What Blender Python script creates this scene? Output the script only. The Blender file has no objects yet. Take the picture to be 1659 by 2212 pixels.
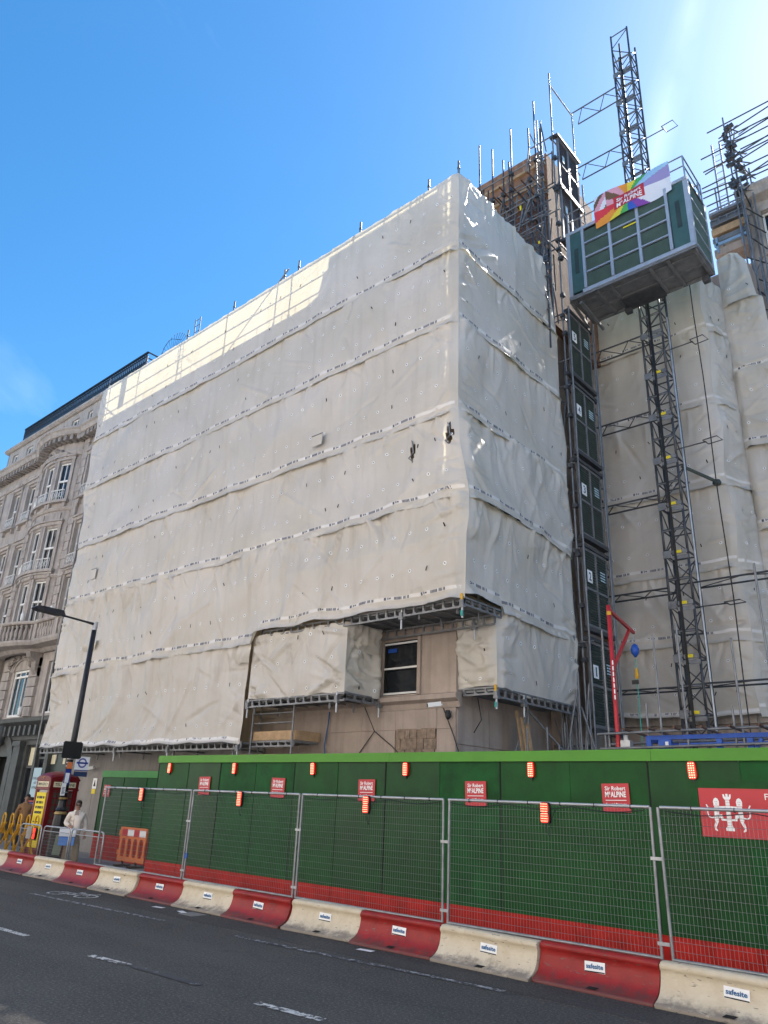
import bpy, math, random
import numpy as np
from mathutils import Vector, Matrix
random.seed(7)
sc = bpy.context.scene
COL = sc.collection
R_ = math.radians

# ------------------------------------------------------------------ camera
CAMZ = 2.1
cd = bpy.data.cameras.new('camera'); cam = bpy.data.objects.new('camera', cd); COL.objects.link(cam)
cd.sensor_fit = 'VERTICAL'; cd.sensor_height = 24.0; cd.lens = 24.0 * 1597 / 2212
cd.clip_start = 0.05; cd.clip_end = 3000
PIT, ROL, YAW = .374, .0421, -.7355
F = Vector((math.sin(YAW) * math.cos(PIT), math.cos(YAW) * math.cos(PIT), math.sin(PIT)))
RT = Vector((math.cos(YAW), -math.sin(YAW), 0)); UP = RT.cross(F)
r_ = RT * math.cos(ROL) + UP * math.sin(ROL); u_ = -RT * math.sin(ROL) + UP * math.cos(ROL)
cam.matrix_world = Matrix(((r_.x, u_.x, -F.x, 0), (r_.y, u_.y, -F.y, 0), (r_.z, u_.z, -F.z, CAMZ), (0, 0, 0, 1)))
sc.camera = cam

# ------------------------------------------------------------------ sky, sun, exposure
SUN = Vector((.035, .68, .735)).normalized()
w = bpy.data.worlds.new('World'); sc.world = w; w.use_nodes = True
nt = w.node_tree; nt.nodes.clear()
out = nt.nodes.new('ShaderNodeOutputWorld'); bg = nt.nodes.new('ShaderNodeBackground')
sky = nt.nodes.new('ShaderNodeTexSky'); sky.sky_type = 'NISHITA'; sky.sun_disc = False
sky.sun_elevation = math.asin(SUN.z); sky.sun_rotation = math.atan2(SUN.x, SUN.y)
sky.altitude = 50; sky.air_density = 1.0; sky.dust_density = 0.3; sky.ozone_density = 4.0
bg.inputs[1].default_value = SKY_STRENGTH = 0.082
# thin cirrus and an old contrail: white scattered into the sky colour
tc = nt.nodes.new('ShaderNodeTexCoord')
def wmath(op, a, b=None, c=None):
    n = nt.nodes.new('ShaderNodeMath'); n.operation = op
    for i, v in enumerate((a, b, c)):
        if v is None: continue
        if isinstance(v, (int, float)): n.inputs[i].default_value = v
        else: nt.links.new(v, n.inputs[i])
    return n.outputs[0]
def wdot(vec):
    n = nt.nodes.new('ShaderNodeVectorMath'); n.operation = 'DOT_PRODUCT'
    nt.links.new(tc.outputs['Generated'], n.inputs[0]); n.inputs[1].default_value = vec
    return n.outputs['Value']
def wnoise(scale, detail, stretch=None):
    n = nt.nodes.new('ShaderNodeTexNoise'); n.inputs['Scale'].default_value = scale; n.inputs['Detail'].default_value = detail
    if stretch:
        m = nt.nodes.new('ShaderNodeMapping'); m.inputs['Scale'].default_value = stretch
        nt.links.new(tc.outputs['Generated'], m.inputs[0]); nt.links.new(m.outputs[0], n.inputs[0])
    else: nt.links.new(tc.outputs['Generated'], n.inputs[0])
    return n.outputs[0]
trail = wmath('ABSOLUTE', wdot((-.805, -.531, .264)))
trail = wmath('SUBTRACT', 1, wmath('DIVIDE', trail, wmath('ADD', .010, wmath('MULTIPLY', wnoise(9, 3), .022))))
trail = wmath('MULTIPLY', wmath('MAXIMUM', trail, 0), wmath('MULTIPLY', wmath('MAXIMUM', wmath('SUBTRACT', wnoise(7, 5), .3), 0), .7))
cir = wmath('MAXIMUM', wmath('SUBTRACT', wnoise(1.1, 7, (9, 2.2, 2.6)), .63), 0)
cir = wmath('MULTIPLY', cir, .8)
fac = wmath('MINIMUM', wmath('ADD', trail, cir), .5)
mixw = nt.nodes.new('ShaderNodeMixRGB'); mixw.inputs[2].default_value = (7.5, 8.2, 9.0, 1)
nt.links.new(fac, mixw.inputs[0]); nt.links.new(sky.outputs[0], mixw.inputs[1])
hs = nt.nodes.new('ShaderNodeHueSaturation'); hs.inputs['Hue'].default_value = .493; hs.inputs['Saturation'].default_value = 1.25
nt.links.new(mixw.outputs[0], hs.inputs['Color']); nt.links.new(hs.outputs[0], bg.inputs[0]); nt.links.new(bg.outputs[0], out.inputs[0])

ld = bpy.data.lights.new('sun', 'SUN'); ld.energy = 5.0; ld.angle = R_(.5); ld.color = (1, .94, .86)
so = bpy.data.objects.new('sun', ld); COL.objects.link(so)
so.rotation_euler = (-SUN).to_track_quat('-Z', 'Y').to_euler(); so.location = SUN * 80
sc.view_settings.view_transform = 'Standard'; sc.view_settings.look = 'None'
sc.view_settings.gamma = 1; sc.view_settings.use_curve_mapping = False
sc.view_settings.exposure = 1.68

# ------------------------------------------------------------------ materials
MATS = {}
def mat(name, col, rough=.6, metal=0., var=.12, vs=2.0, bump=0., bs=25., spec=.4, streak=0., col2=None, emit=0.):
    if name in MATS: return MATS[name]
    m = bpy.data.materials.new(name); m.use_nodes = True; t = m.node_tree; N = t.nodes; L = t.links
    b = N['Principled BSDF']; b.inputs['Roughness'].default_value = rough; b.inputs['Metallic'].default_value = metal
    b.inputs['Specular IOR Level'].default_value = spec
    g = N.new('ShaderNodeNewGeometry')
    n = N.new('ShaderNodeTexNoise'); n.inputs['Scale'].default_value = vs; n.inputs['Detail'].default_value = 7
    n.inputs['Roughness'].default_value = .65
    L.new(g.outputs['Position'], n.inputs['Vector'])
    r = N.new('ShaderNodeMapRange'); r.inputs[1].default_value = .3; r.inputs[2].default_value = .7
    L.new(n.outputs[0], r.inputs[0])
    mx = N.new('ShaderNodeMixRGB')
    c2 = col2 or tuple(min(1, c * (1 + var)) for c in col)
    mx.inputs[1].default_value = (*[c * (1 - var) for c in col], 1); mx.inputs[2].default_value = (*c2, 1)
    L.new(r.outputs[0], mx.inputs[0]); cur = mx.outputs[0]
    if streak:
        mp = N.new('ShaderNodeMapping'); mp.inputs['Scale'].default_value = (6, 6, .35)
        L.new(g.outputs['Position'], mp.inputs[0])
        n2 = N.new('ShaderNodeTexNoise'); n2.inputs['Scale'].default_value = 1.; n2.inputs['Detail'].default_value = 5
        L.new(mp.outputs[0], n2.inputs[0])
        r2 = N.new('ShaderNodeMapRange'); r2.inputs[1].default_value = .45; r2.inputs[2].default_value = .75
        r2.inputs[3].default_value = 0; r2.inputs[4].default_value = streak; L.new(n2.outputs[0], r2.inputs[0])
        m2 = N.new('ShaderNodeMixRGB'); m2.inputs[2].default_value = (*[c * .35 for c in col], 1)
        L.new(r2.outputs[0], m2.inputs[0]); L.new(cur, m2.inputs[1]); cur = m2.outputs[0]
    L.new(cur, b.inputs['Base Color'])
    if bump:
        n3 = N.new('ShaderNodeTexNoise'); n3.inputs['Scale'].default_value = bs; n3.inputs['Detail'].default_value = 5
        L.new(g.outputs['Position'], n3.inputs['Vector'])
        bp = N.new('ShaderNodeBump'); bp.inputs['Strength'].default_value = bump; bp.inputs['Distance'].default_value = .02
        L.new(n3.outputs[0], bp.inputs['Height']); L.new(bp.outputs[0], b.inputs['Normal'])
    if emit:
        b.inputs['Emission Color'].default_value = (*col, 1); b.inputs['Emission Strength'].default_value = emit
    MATS[name] = m
    return m

def sheet_mat(name, col, tr=.30):
    m = bpy.data.materials.new(name); m.use_nodes = True; t = m.node_tree; N = t.nodes; L = t.links
    b = N['Principled BSDF']; b.inputs['Roughness'].default_value = .36; b.inputs['Specular IOR Level'].default_value = .45
    o = N['Material Output']; g = N.new('ShaderNodeNewGeometry')
    n = N.new('ShaderNodeTexNoise'); n.inputs['Scale'].default_value = .55; n.inputs['Detail'].default_value = 8
    L.new(g.outputs['Position'], n.inputs['Vector'])
    r = N.new('ShaderNodeMapRange'); r.inputs[1].default_value = .35; r.inputs[2].default_value = .7; L.new(n.outputs[0], r.inputs[0])
    mx = N.new('ShaderNodeMixRGB'); mx.inputs[1].default_value = (*col, 1); mx.inputs[2].default_value = (col[0] * .86, col[1] * .85, col[2] * .8, 1)
    L.new(r.outputs[0], mx.inputs[0])
    mp = N.new('ShaderNodeMapping'); mp.inputs['Scale'].default_value = (3.5, 3.5, .3); L.new(g.outputs['Position'], mp.inputs[0])
    n2 = N.new('ShaderNodeTexNoise'); n2.inputs['Scale'].default_value = 1; n2.inputs['Detail'].default_value = 6; L.new(mp.outputs[0], n2.inputs[0])
    r2 = N.new('ShaderNodeMapRange'); r2.inputs[1].default_value = .52; r2.inputs[2].default_value = .8; r2.inputs[4].default_value = .28
    L.new(n2.outputs[0], r2.inputs[0])
    m2 = N.new('ShaderNodeMixRGB'); m2.inputs[2].default_value = (.36, .32, .26, 1); L.new(r2.outputs[0], m2.inputs[0]); L.new(mx.outputs[0], m2.inputs[1])
    L.new(m2.outputs[0], b.inputs['Base Color'])
    n3 = N.new('ShaderNodeTexNoise'); n3.inputs['Scale'].default_value = 7; n3.inputs['Detail'].default_value = 6; L.new(g.outputs['Position'], n3.inputs['Vector'])
    bp = N.new('ShaderNodeBump'); bp.inputs['Strength'].default_value = .32; bp.inputs['Distance'].default_value = .03
    L.new(n3.outputs[0], bp.inputs['Height']); L.new(bp.outputs[0], b.inputs['Normal'])
    tb = N.new('ShaderNodeBsdfTranslucent'); tb.inputs[0].default_value = (.56, .50, .33, 1); L.new(bp.outputs[0], tb.inputs['Normal'])
    ms = N.new('ShaderNodeMixShader'); ms.inputs[0].default_value = tr
    L.new(b.outputs[0], ms.inputs[1]); L.new(tb.outputs[0], ms.inputs[2]); L.new(ms.outputs[0], o.inputs[0])
    return m

M_SHEET = sheet_mat('sheeting', (.785, .735, .68))
M_TAPE = mat('tape', (.73, .69, .645), .5, var=.05)
M_PRINT = mat('print_ink', (.10, .11, .145), .6)
M_EYE = mat('eyelet_white', (.88, .88, .86), .5, var=.03)
M_GALV = mat('galvanised', (.20, .205, .215), .5, .45, var=.3, vs=4)
M_GALVL = mat('galvanised_light', (.42, .43, .45), .42, .6, var=.2, vs=5)
M_DARKST = mat('dark_steel', (.085, .088, .095), .5, .5, var=.3, vs=5)
M_RUST = mat('rusty_steel', (.14, .075, .05), .7, .3, var=.4, vs=6)
M_DECK = mat('deck_steel', (.20, .205, .21), .6, .4, var=.25, vs=3)
M_TIMB = mat('timber', (.42, .28, .16), .75, var=.25, vs=5, bump=.3)
M_STONE = mat('wall_stone', (.37, .30, .255), .85, var=.14, vs=1.4, bump=.35, bs=30, streak=.35)
M_STONEG = mat('wall_stone_grey', (.29, .272, .256), .85, var=.14, vs=1.4, bump=.3, bs=30, streak=.3)
M_NST = mat('facade_stone', (.40, .36, .33), .85, var=.2, vs=1.6, bump=.35, bs=22, streak=.5)
M_NSTD = mat('carved_stone', (.31, .275, .25), .9, var=.3, vs=3, bump=.6, bs=18, streak=.6)
M_SHOP = mat('dark_shopfront', (.075, .08, .078), .55, var=.3, vs=3, bump=.15)
M_WHITEP = mat('white_paint', (.74, .74, .72), .5, var=.08)
M_GLASS = mat('window_glass', (.012, .015, .02), .06, var=.2, spec=.7)
M_BLACK = mat('black_paint', (.012, .012, .013), .45, var=.2)
M_BLACKM = mat('black_matt', (.01, .01, .01), .9, var=.2)
M_GREEN = mat('hoarding_green', (.0030, .062, .0095), .45, var=.3, vs=2.2, bump=.10, bs=8, streak=.25, spec=.22)
M_GREEN2 = mat('hoarding_green_faded', (.0050, .070, .014), .55, var=.35, vs=3., bump=.10, bs=8, streak=.3, spec=.2)
M_GREEN3 = mat('hoarding_green_dark', (.0024, .050, .0085), .4, var=.3, vs=1.6, bump=.10, bs=8, streak=.2, spec=.25)
M_LIME = mat('hoarding_lime', (.070, .25, .018), .5, var=.1, vs=1.5)
M_KICK = mat('hoarding_red', (.40, .016, .011), .6, var=.3, vs=3, spec=.2, streak=.3)
M_BRED = mat('barrier_red', (.27, .015, .013), .5, var=.25, vs=4, bump=.15, bs=40)
M_BWHT = mat('barrier_white', (.60, .50, .355), .6, var=.12, vs=5, bump=.2, bs=30, col2=(.63, .56, .43))
M_SIGN = mat('sign_red', (.50, .035, .045), .4, var=.05)
M_SIGNW = mat('sign_white', (.85, .85, .85), .4, var=.02)
M_LENS = mat('lamp_lens', (.55, .02, .02), .25, var=.2, vs=20)
M_LED = mat('lamp_led', (1., .36, .22), .4, var=0, emit=1.2)
M_LENSG = mat('lamp_glow', (1., .028, .010), .4, var=0, emit=.4)
M_ORANGE = mat('orange_plastic', (.66, .19, .06), .5, var=.12, vs=4, bump=.1)
M_YEL = mat('yellow_paint', (.62, .33, .02), .5, var=.15, vs=5)
M_CAGE = mat('hoist_green', (.055, .115, .108), .45, .1, var=.15, vs=3)
M_GATE = mat('gate_green', (.045, .062, .056), .5, .2, var=.25, vs=4)
M_ALU = mat('aluminium', (.40, .43, .48), .45, .35, var=.12, vs=4)
M_BLUE = mat('blue_steel', (.02, .09, .42), .45, .1, var=.15, vs=4)
M_REDST = mat('red_steel', (.48, .03, .035), .42, .1, var=.15, vs=4)
M_OSB = mat('board_timber', (.27, .145, .09), .8, var=.22, vs=5, bump=.4, bs=12, streak=.5)
M_BRICK = mat('brick', (.17, .085, .06), .9, var=.4, vs=9, bump=.4)
M_MORT = mat('mortar', (.22, .19, .17), .95, var=.2, bump=.3)
M_PHONE = mat('phone_red', (.16, .006, .010), .4, var=.15, vs=4)
M_POST = mat('lamp_column', (.018, .018, .022), .4, var=.2, vs=5)
M_GOLD = mat('gold_band', (.42, .28, .11), .45, .5)
M_CREAM = mat('cream_paper', (.72, .66, .46), .7)
M_YSIGN = mat('yellow_sign', (.78, .62, .02), .5, var=.05)
M_SIGNB = mat('blue_sign', (.02, .04, .25), .4)
M_PALEB = mat('pale_blue_sign', (.42, .58, .64), .5, var=.06)
M_SKIN = mat('skin', (.34, .19, .13), .55, var=.08)
M_HAIR = mat('hair', (.02, .014, .012), .5)
M_JACK = mat('jacket_cream', (.72, .64, .56), .85, var=.08, vs=8, bump=.3, bs=30)
M_TROU = mat('trousers_khaki', (.30, .23, .15), .85, var=.12, vs=8, bump=.3, bs=25)
M_TOP = mat('top_taupe', (.33, .25, .21), .8)
M_BROWNJ = mat('jacket_brown', (.24, .13, .06), .85, var=.15, vs=8)
M_JEAN = mat('dark_jeans', (.035, .045, .07), .85)
M_PAPERB = mat('bag_white', (.80, .82, .86), .6, var=.04)
M_BAGBL = mat('bag_blue', (.10, .28, .72), .6, var=.1)
M_BAGGR = mat('bag_green', (.22, .26, .19), .8, var=.1)
M_CABLE = mat('cable', (.02, .02, .022), .6)
M_HOSE = mat('blue_hose', (.03, .12, .30), .5)
M_ROPE = mat('green_strap', (.05, .32, .26), .6)
M_DOORG = mat('green_door', (.035, .055, .05), .4, var=.15)
M_GREY = mat('slate_roof', (.10, .105, .115), .8)
M_WARM = mat('opposite_stone', (.60, .565, .53), .85, var=.12, vs=1)

M_LOUV = mat('louvre_grey_green', (.085, .145, .14), .45, .1, var=.15, vs=3)
M_RUBBLE = mat('rubble_stone', (.24, .18, .135), .95, var=.45, vs=9, bump=.8, bs=14)

# ------------------------------------------------------------------ mesh helpers
class MB:
    def __init__(s): s.v = []; s.f = []
    def add(s, vs, fs):
        n = len(s.v); s.v += [tuple(p) for p in vs]; s.f += [tuple(i + n for i in f) for f in fs]; return s
    def box(s, x0, x1, y0, y1, z0, z1):
        if x0 > x1: x0, x1 = x1, x0
        if y0 > y1: y0, y1 = y1, y0
        if z0 > z1: z0, z1 = z1, z0
        return s.add([(x0, y0, z0), (x1, y0, z0), (x1, y1, z0), (x0, y1, z0), (x0, y0, z1), (x1, y0, z1), (x1, y1, z1), (x0, y1, z1)],
                     [(0, 3, 2, 1), (4, 5, 6, 7), (0, 1, 5, 4), (1, 2, 6, 5), (2, 3, 7, 6), (3, 0, 4, 7)])
    def obox(s, c, ax, ay, az):
        c = Vector(c); ax = Vector(ax); ay = Vector(ay); az = Vector(az); vs = []
        for k in (-1, 1):
            for (i, j) in ((-1, -1), (1, -1), (1, 1), (-1, 1)): vs.append(c + ax * i + ay * j + az * k)
        return s.add(vs, [(0, 3, 2, 1), (4, 5, 6, 7), (0, 1, 5, 4), (1, 2, 6, 5), (2, 3, 7, 6), (3, 0, 4, 7)])
    def beam(s, p0, p1, wd, ht, up=(0, 0, 1)):
        p0 = Vector(p0); p1 = Vector(p1); d = p1 - p0; L = d.length; d = d / L; up = Vector(up)
        if abs(d.dot(up)) > .98: up = Vector((1, 0, 0)) if abs(d.x) < .9 else Vector((0, 1, 0))
        sd = d.cross(up).normalized(); u = sd.cross(d)
        return s.obox((p0 + p1) / 2, d * (L / 2), sd * (wd / 2), u * (ht / 2))
    def path(s, pts, r, n=6, caps=True):
        pts = [Vector(p) for p in pts]; rs = r if isinstance(r, (list, tuple)) else [r] * len(pts)
        prev = None; vs = []
        for i, p in enumerate(pts):
            d = (pts[min(i + 1, len(pts) - 1)] - pts[max(i - 1, 0)])
            d = d.normalized() if d.length > 1e-9 else Vector((0, 0, 1))
            if prev is None:
                a = Vector((0, 0, 1)) if abs(d.z) < .9 else Vector((1, 0, 0)); prev = d.cross(a).normalized()
            else:
                prev = (prev - d * prev.dot(d)); prev = prev.normalized() if prev.length > 1e-6 else d.cross(Vector((0, 0, 1))).normalized()
            q = d.cross(prev)
            for k in range(n):
                a = 2 * math.pi * k / n; vs.append(p + (prev * math.cos(a) + q * math.sin(a)) * rs[i])
        fs = []
        for i in range(len(pts) - 1):
            for k in range(n): fs.append((i * n + k, i * n + (k + 1) % n, (i + 1) * n + (k + 1) % n, (i + 1) * n + k))
        if caps: fs += [tuple(range(n - 1, -1, -1)), tuple(range((len(pts) - 1) * n, len(pts) * n))]
        return s.add(vs, fs)
    def tube(s, p0, p1, r, n=6): return s.path([p0, p1], r, n)
    def lathe(s, prof, c, n=14):
        vs = []; fs = []; c = Vector(c)
        for (r, z) in prof:
            for k in range(n):
                a = 2 * math.pi * (k + .5) / n; vs.append((c.x + r * math.cos(a), c.y + r * math.sin(a), c.z + z))
        for i in range(len(prof) - 1):
            for k in range(n): fs.append((i * n + k, i * n + (k + 1) % n, (i + 1) * n + (k + 1) % n, (i + 1) * n + k))
        fs += [tuple(range(n - 1, -1, -1)), tuple(range((len(prof) - 1) * n, len(prof) * n))]
        return s.add(vs, fs)
    def prism(s, poly, o, ax, ay, az):
        """2-D polygon (a,b) -> o+a*ax+b*ay, extruded along az"""
        o = Vector(o); ax = Vector(ax); ay = Vector(ay); az = Vector(az); n = len(poly)
        vs = [o + ax * a + ay * b for a, b in poly] + [o + ax * a + ay * b + az for a, b in poly]
        fs = [tuple(range(n - 1, -1, -1)), tuple(range(n, 2 * n))] + [(i, (i + 1) % n, n + (i + 1) % n, n + i) for i in range(n)]
        return s.add(vs, fs)
    def extr(s, prof, pts, closed=False):
        """profile (out,up) swept along horizontal polyline pts of (x,y,z,nx,ny)"""
        n = len(prof); vs = []; fs = []
        for (x, y, z, nx, ny) in pts:
            for (a, b) in prof: vs.append((x + nx * a, y + ny * a, z + b))
        for i in range(len(pts) - 1):
            for k in range(n - 1): fs.append((i * n + k, (i + 1) * n + k, (i + 1) * n + k + 1, i * n + k + 1))
        fs += [tuple(range(n)), tuple(range(len(pts) * n - 1, (len(pts) - 1) * n - 1, -1))]
        return s.add(vs, fs)
    def mesh(s, name, smooth=False):
        me = bpy.data.meshes.new(name); me.from_pydata([tuple(p) for p in s.v], [], s.f); me.update()
        if smooth: me.polygons.foreach_set('use_smooth', [True] * len(me.polygons))
        return me

def link(name, me, m, parent=None, smooth=False):
    if isinstance(me, MB): me = me.mesh(name, smooth)
    if m is not None and not me.materials: me.materials.append(m)
    o = bpy.data.objects.new(name, me); COL.objects.link(o)
    if parent is not None:
        o.parent = parent
        rt = parent
        while rt.parent: rt = rt.parent
        if parent is rt and rt.type == 'EMPTY': o.matrix_parent_inverse = Matrix.Translation(-rt.location)
    return o
def tag(o, label, cat, group=None):
    o['label'] = label; o['category'] = cat
    if group: o['group'] = group
    return o
def thing(name, label, cat, loc=(0, 0, 0), group=None):
    o = bpy.data.objects.new(name, None); COL.objects.link(o); o.location = loc; o.empty_display_size = .2
    return tag(o, label, cat, group)
def struct(name, mb, m, smooth=False):
    o = link(name, mb, m, None, smooth); o['kind'] = 'structure'; return o
UNITCYL = {}
def tube(parent, name, p0, p1, r, m, n=8):
    """one round tube: an object with shared cylinder data"""
    key = (m.name, n)
    if key not in UNITCYL:
        mb = MB().tube((0, 0, 0), (0, 0, 1), 1, n); me = mb.mesh('tube', True); me.materials.append(m)
        for p in me.polygons:
            if len(p.vertices) > 4: p.use_smooth = False
        UNITCYL[key] = me
    p0 = Vector(p0); p1 = Vector(p1); d = p1 - p0
    o = link(name, UNITCYL[key], None, parent)
    mtx = Matrix.Translation(p0) @ d.to_track_quat('Z', 'Y').to_matrix().to_4x4() @ Matrix.Diagonal((r, r, d.length, 1))
    if parent is not None and parent.parent is not None:      # sub-part of a tube or mesh part
        mtx = parent.matrix_basis.inverted() @ mtx
    o.matrix_basis = mtx
    return o
def copy_tree(o, parent=None):
    c = o.copy(); COL.objects.link(c); c.parent = parent
    for ch in list(o.children): copy_tree(ch, c)
    return c
ORD = ['first', 'second', 'third', 'fourth', 'fifth', 'sixth', 'seventh', 'eighth', 'ninth', 'tenth', 'eleventh', 'twelfth', 'thirteenth', 'fourteenth', 'fifteenth', 'sixteenth']

TXT = {}
def text(parent, name, body, c, xd, ud, wd, ht, m, bold=.012, out_=.003):
    """lettering fitted to a wd x ht rectangle centred at c, reading along xd with ud up"""
    if (body, bold) not in TXT:
        cu = bpy.data.curves.new('lettering', 'FONT'); cu.body = body; cu.size = 1; cu.offset = bold; cu.resolution_u = 2
        ob = bpy.data.objects.new('lettering', cu); COL.objects.link(ob)
        dg = bpy.context.evaluated_depsgraph_get(); me = bpy.data.meshes.new_from_object(ob.evaluated_get(dg))
        bpy.data.objects.remove(ob); bpy.data.curves.remove(cu)
        TXT[(body, bold)] = np.array([v.co[:] for v in me.vertices]), [tuple(p.vertices) for p in me.polygons]
    vs, fs = TXT[(body, bold)]
    lo = vs.min(0); hi = vs.max(0); xd = Vector(xd); ud = Vector(ud); nd = xd.cross(ud); c = Vector(c)
    mb = MB()
    mb.v = [tuple(c + xd * (((p[0] - lo[0]) / (hi[0] - lo[0]) - .5) * wd) + ud * (((p[1] - lo[1]) / (hi[1] - lo[1]) - .5) * ht) + nd * out_) for p in vs]
    mb.f = list(fs)
    return link(name, mb, m, parent)

# value noise on numpy arrays
def vnoise(x, y, seed=0):
    x = np.asarray(x, float); y = np.asarray(y, float)
    ix = np.floor(x).astype(np.int64); iy = np.floor(y).astype(np.int64); fx = x - ix; fy = y - iy
    def h(a, b):
        k = (a * 374761393 + b * 668265263 + seed * 1442695041) & 0xffffffff
        k = ((k ^ (k >> 13)) * 1274126177) & 0xffffffff
        return ((k ^ (k >> 16)) & 0xffff) / 65535.
    ux = fx * fx * (3 - 2 * fx); uy = fy * fy * (3 - 2 * fy)
    a = h(ix, iy); b = h(ix + 1, iy); c = h(ix, iy + 1); d = h(ix + 1, iy + 1)
    return (a * (1 - ux) + b * ux) * (1 - uy) + (c * (1 - ux) + d * ux) * uy
def fbm(x, y, seed=0, o=4):
    r = 0; a = .5; n = 0
    for k in range(o): r = r + a * vnoise(x * 2 ** k, y * 2 ** k, seed + k); n += a; a *= .5
    return r / n
def ridge(x, y, seed=0): return (1 - np.abs(2 * vnoise(x, y, seed) - 1)) ** 2
def sstep(a, b, x):
    t = np.clip((x - a) / (b - a), 0, 1); return t * t * (3 - 2 * t)
# ================================================================== SETTING
def asphalt(name, base, spot, patch):
    m = bpy.data.materials.new(name); m.use_nodes = True; t = m.node_tree; N = t.nodes; L = t.links
    b = N['Principled BSDF']; b.inputs['Roughness'].default_value = .82; b.inputs['Specular IOR Level'].default_value = .35
    g = N.new('ShaderNodeNewGeometry')
    def nz(sc_, det=6, rough=.6):
        n = N.new('ShaderNodeTexNoise'); n.inputs['Scale'].default_value = sc_; n.inputs['Detail'].default_value = det
        n.inputs['Roughness'].default_value = rough; L.new(g.outputs['Position'], n.inputs['Vector']); return n.outputs[0]
    def rng(s, a, b_, c, d):
        r = N.new('ShaderNodeMapRange'); r.inputs[1].default_value = a; r.inputs[2].default_value = b_; r.inputs[3].default_value = c; r.inputs[4].default_value = d
        L.new(s, r.inputs[0]); return r.outputs[0]
    def mix(f, c1, c2):
        x = N.new('ShaderNodeMixRGB'); L.new(f, x.inputs[0])
        for i, c in ((1, c1), (2, c2)):
            if isinstance(c, tuple): x.inputs[i].default_value = (*c, 1)
            else: L.new(c, x.inputs[i])
        return x.outputs[0]
    c = mix(rng(nz(.45, 5), .35, .68, 0, 1), tuple(v * .82 for v in base), tuple(v * 1.18 for v in base))
    sx = N.new('ShaderNodeMapping'); sx.inputs['Scale'].default_value = (.12, 1.1, 1); L.new(g.outputs['Position'], sx.inputs[0])
    tr = N.new('ShaderNodeTexNoise'); tr.inputs['Scale'].default_value = 1.2; tr.inputs['Detail'].default_value = 5; L.new(sx.outputs[0], tr.inputs[0])
    c = mix(rng(tr.outputs[0], .42, .66, 0, .6), c, tuple(v * 1.45 for v in base))
    c = mix(rng(nz(30, 5, .85), .50, .64, 0, spot), c, (.21, .20, .185))
    c = mix(rng(nz(17, 5, .85), .56, .68, 0, spot), c, (.022, .022, .023))
    c = mix(rng(nz(2.2, 8, .75), .55, .70, 0, patch), c, (.030, .030, .032))
    v = N.new('ShaderNodeTexVoronoi'); v.feature = 'DISTANCE_TO_EDGE'; v.inputs['Scale'].default_value = .33
    mpn = N.new('ShaderNodeMixRGB'); mpn.blend_type = 'ADD'; mpn.inputs[0].default_value = .55
    L.new(g.outputs['Position'], mpn.inputs[1])
    nn = N.new('ShaderNodeTexNoise'); nn.inputs['Scale'].default_value = 1.6; nn.inputs['Detail'].default_value = 6; L.new(g.outputs['Position'], nn.inputs['Vector'])
    L.new(nn.outputs[1], mpn.inputs[2]); L.new(mpn.outputs[0], v.inputs['Vector'])
    c = mix(rng(v.outputs['Distance'], 0, .004, .4, 0), c, (.018, .018, .018))
    L.new(c, b.inputs['Base Color'])
    bp = N.new('ShaderNodeBump'); bp.inputs['Strength'].default_value = .8; bp.inputs['Distance'].default_value = .012
    L.new(nz(60, 4, .8), bp.inputs['Height']); L.new(bp.outputs[0], b.inputs['Normal'])
    return m
M_ROAD = asphalt('asphalt', (.060, .055, .049), .85, .55)
M_PATCH = asphalt('asphalt_patch', (.047, .044, .041), .5, .4)
def worn(name, col, thr):
    m = mat(name, col, .7, var=.1); t = m.node_tree; N = t.nodes; L = t.links; b = N['Principled BSDF']
    g = N.new('ShaderNodeNewGeometry'); n = N.new('ShaderNodeTexNoise'); n.inputs['Scale'].default_value = 9; n.inputs['Detail'].default_value = 8; n.inputs['Roughness'].default_value = .75
    L.new(g.outputs['Position'], n.inputs['Vector']); r = N.new('ShaderNodeMapRange'); r.inputs[1].default_value = thr; r.inputs[2].default_value = thr + .05
    L.new(n.outputs[0], r.inputs[0]); x = N.new('ShaderNodeMixRGB'); x.inputs[1].default_value = (.062, .061, .062, 1)
    src = b.inputs['Base Color'].links[0].from_socket; L.new(src, x.inputs[2]); L.new(r.outputs[0], x.inputs[0]); L.new(x.outputs[0], b.inputs['Base Color'])
    return m
M_PAINT = worn('road_paint', (.62, .61, .57), .47); M_PAINTW = worn('road_paint_worn', (.42, .42, .42), .50)

struct('ground', MB().box(-700, 500, -400, 700, -.6, -.02), M_GREY)
struct('road', MB().box(-160, 60, -2.2, 10.72, -.3, 0), M_ROAD)
struct('road_patch', MB().box(-60, 10, 9.02, 10.7, 0, .004), M_PATCH)
pv = struct('pavement', MB().box(-160, 60, 10.87, 26, -.25, .1), mat('paving', (.24, .235, .23), .85, var=.15, vs=1.5, bump=.2))
kb = MB()
x = -60.
KER = mat('kerb_granite', (.30, .29, .28), .8, var=.25, vs=6, bump=.2)
kmesh = MB().box(0, .905, 10.72, 10.868, -.2, .11).mesh('kerb_stone'); kmesh.materials.append(KER)
for i in range(48):
    o = link('kerb_stone', kmesh, None, pv); o.location = (-46 + i * .915, 0, 0)
struct('near_pavement', MB().box(-160, 60, -7, -2.2, -.3, .12), MATS['paving'])
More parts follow.
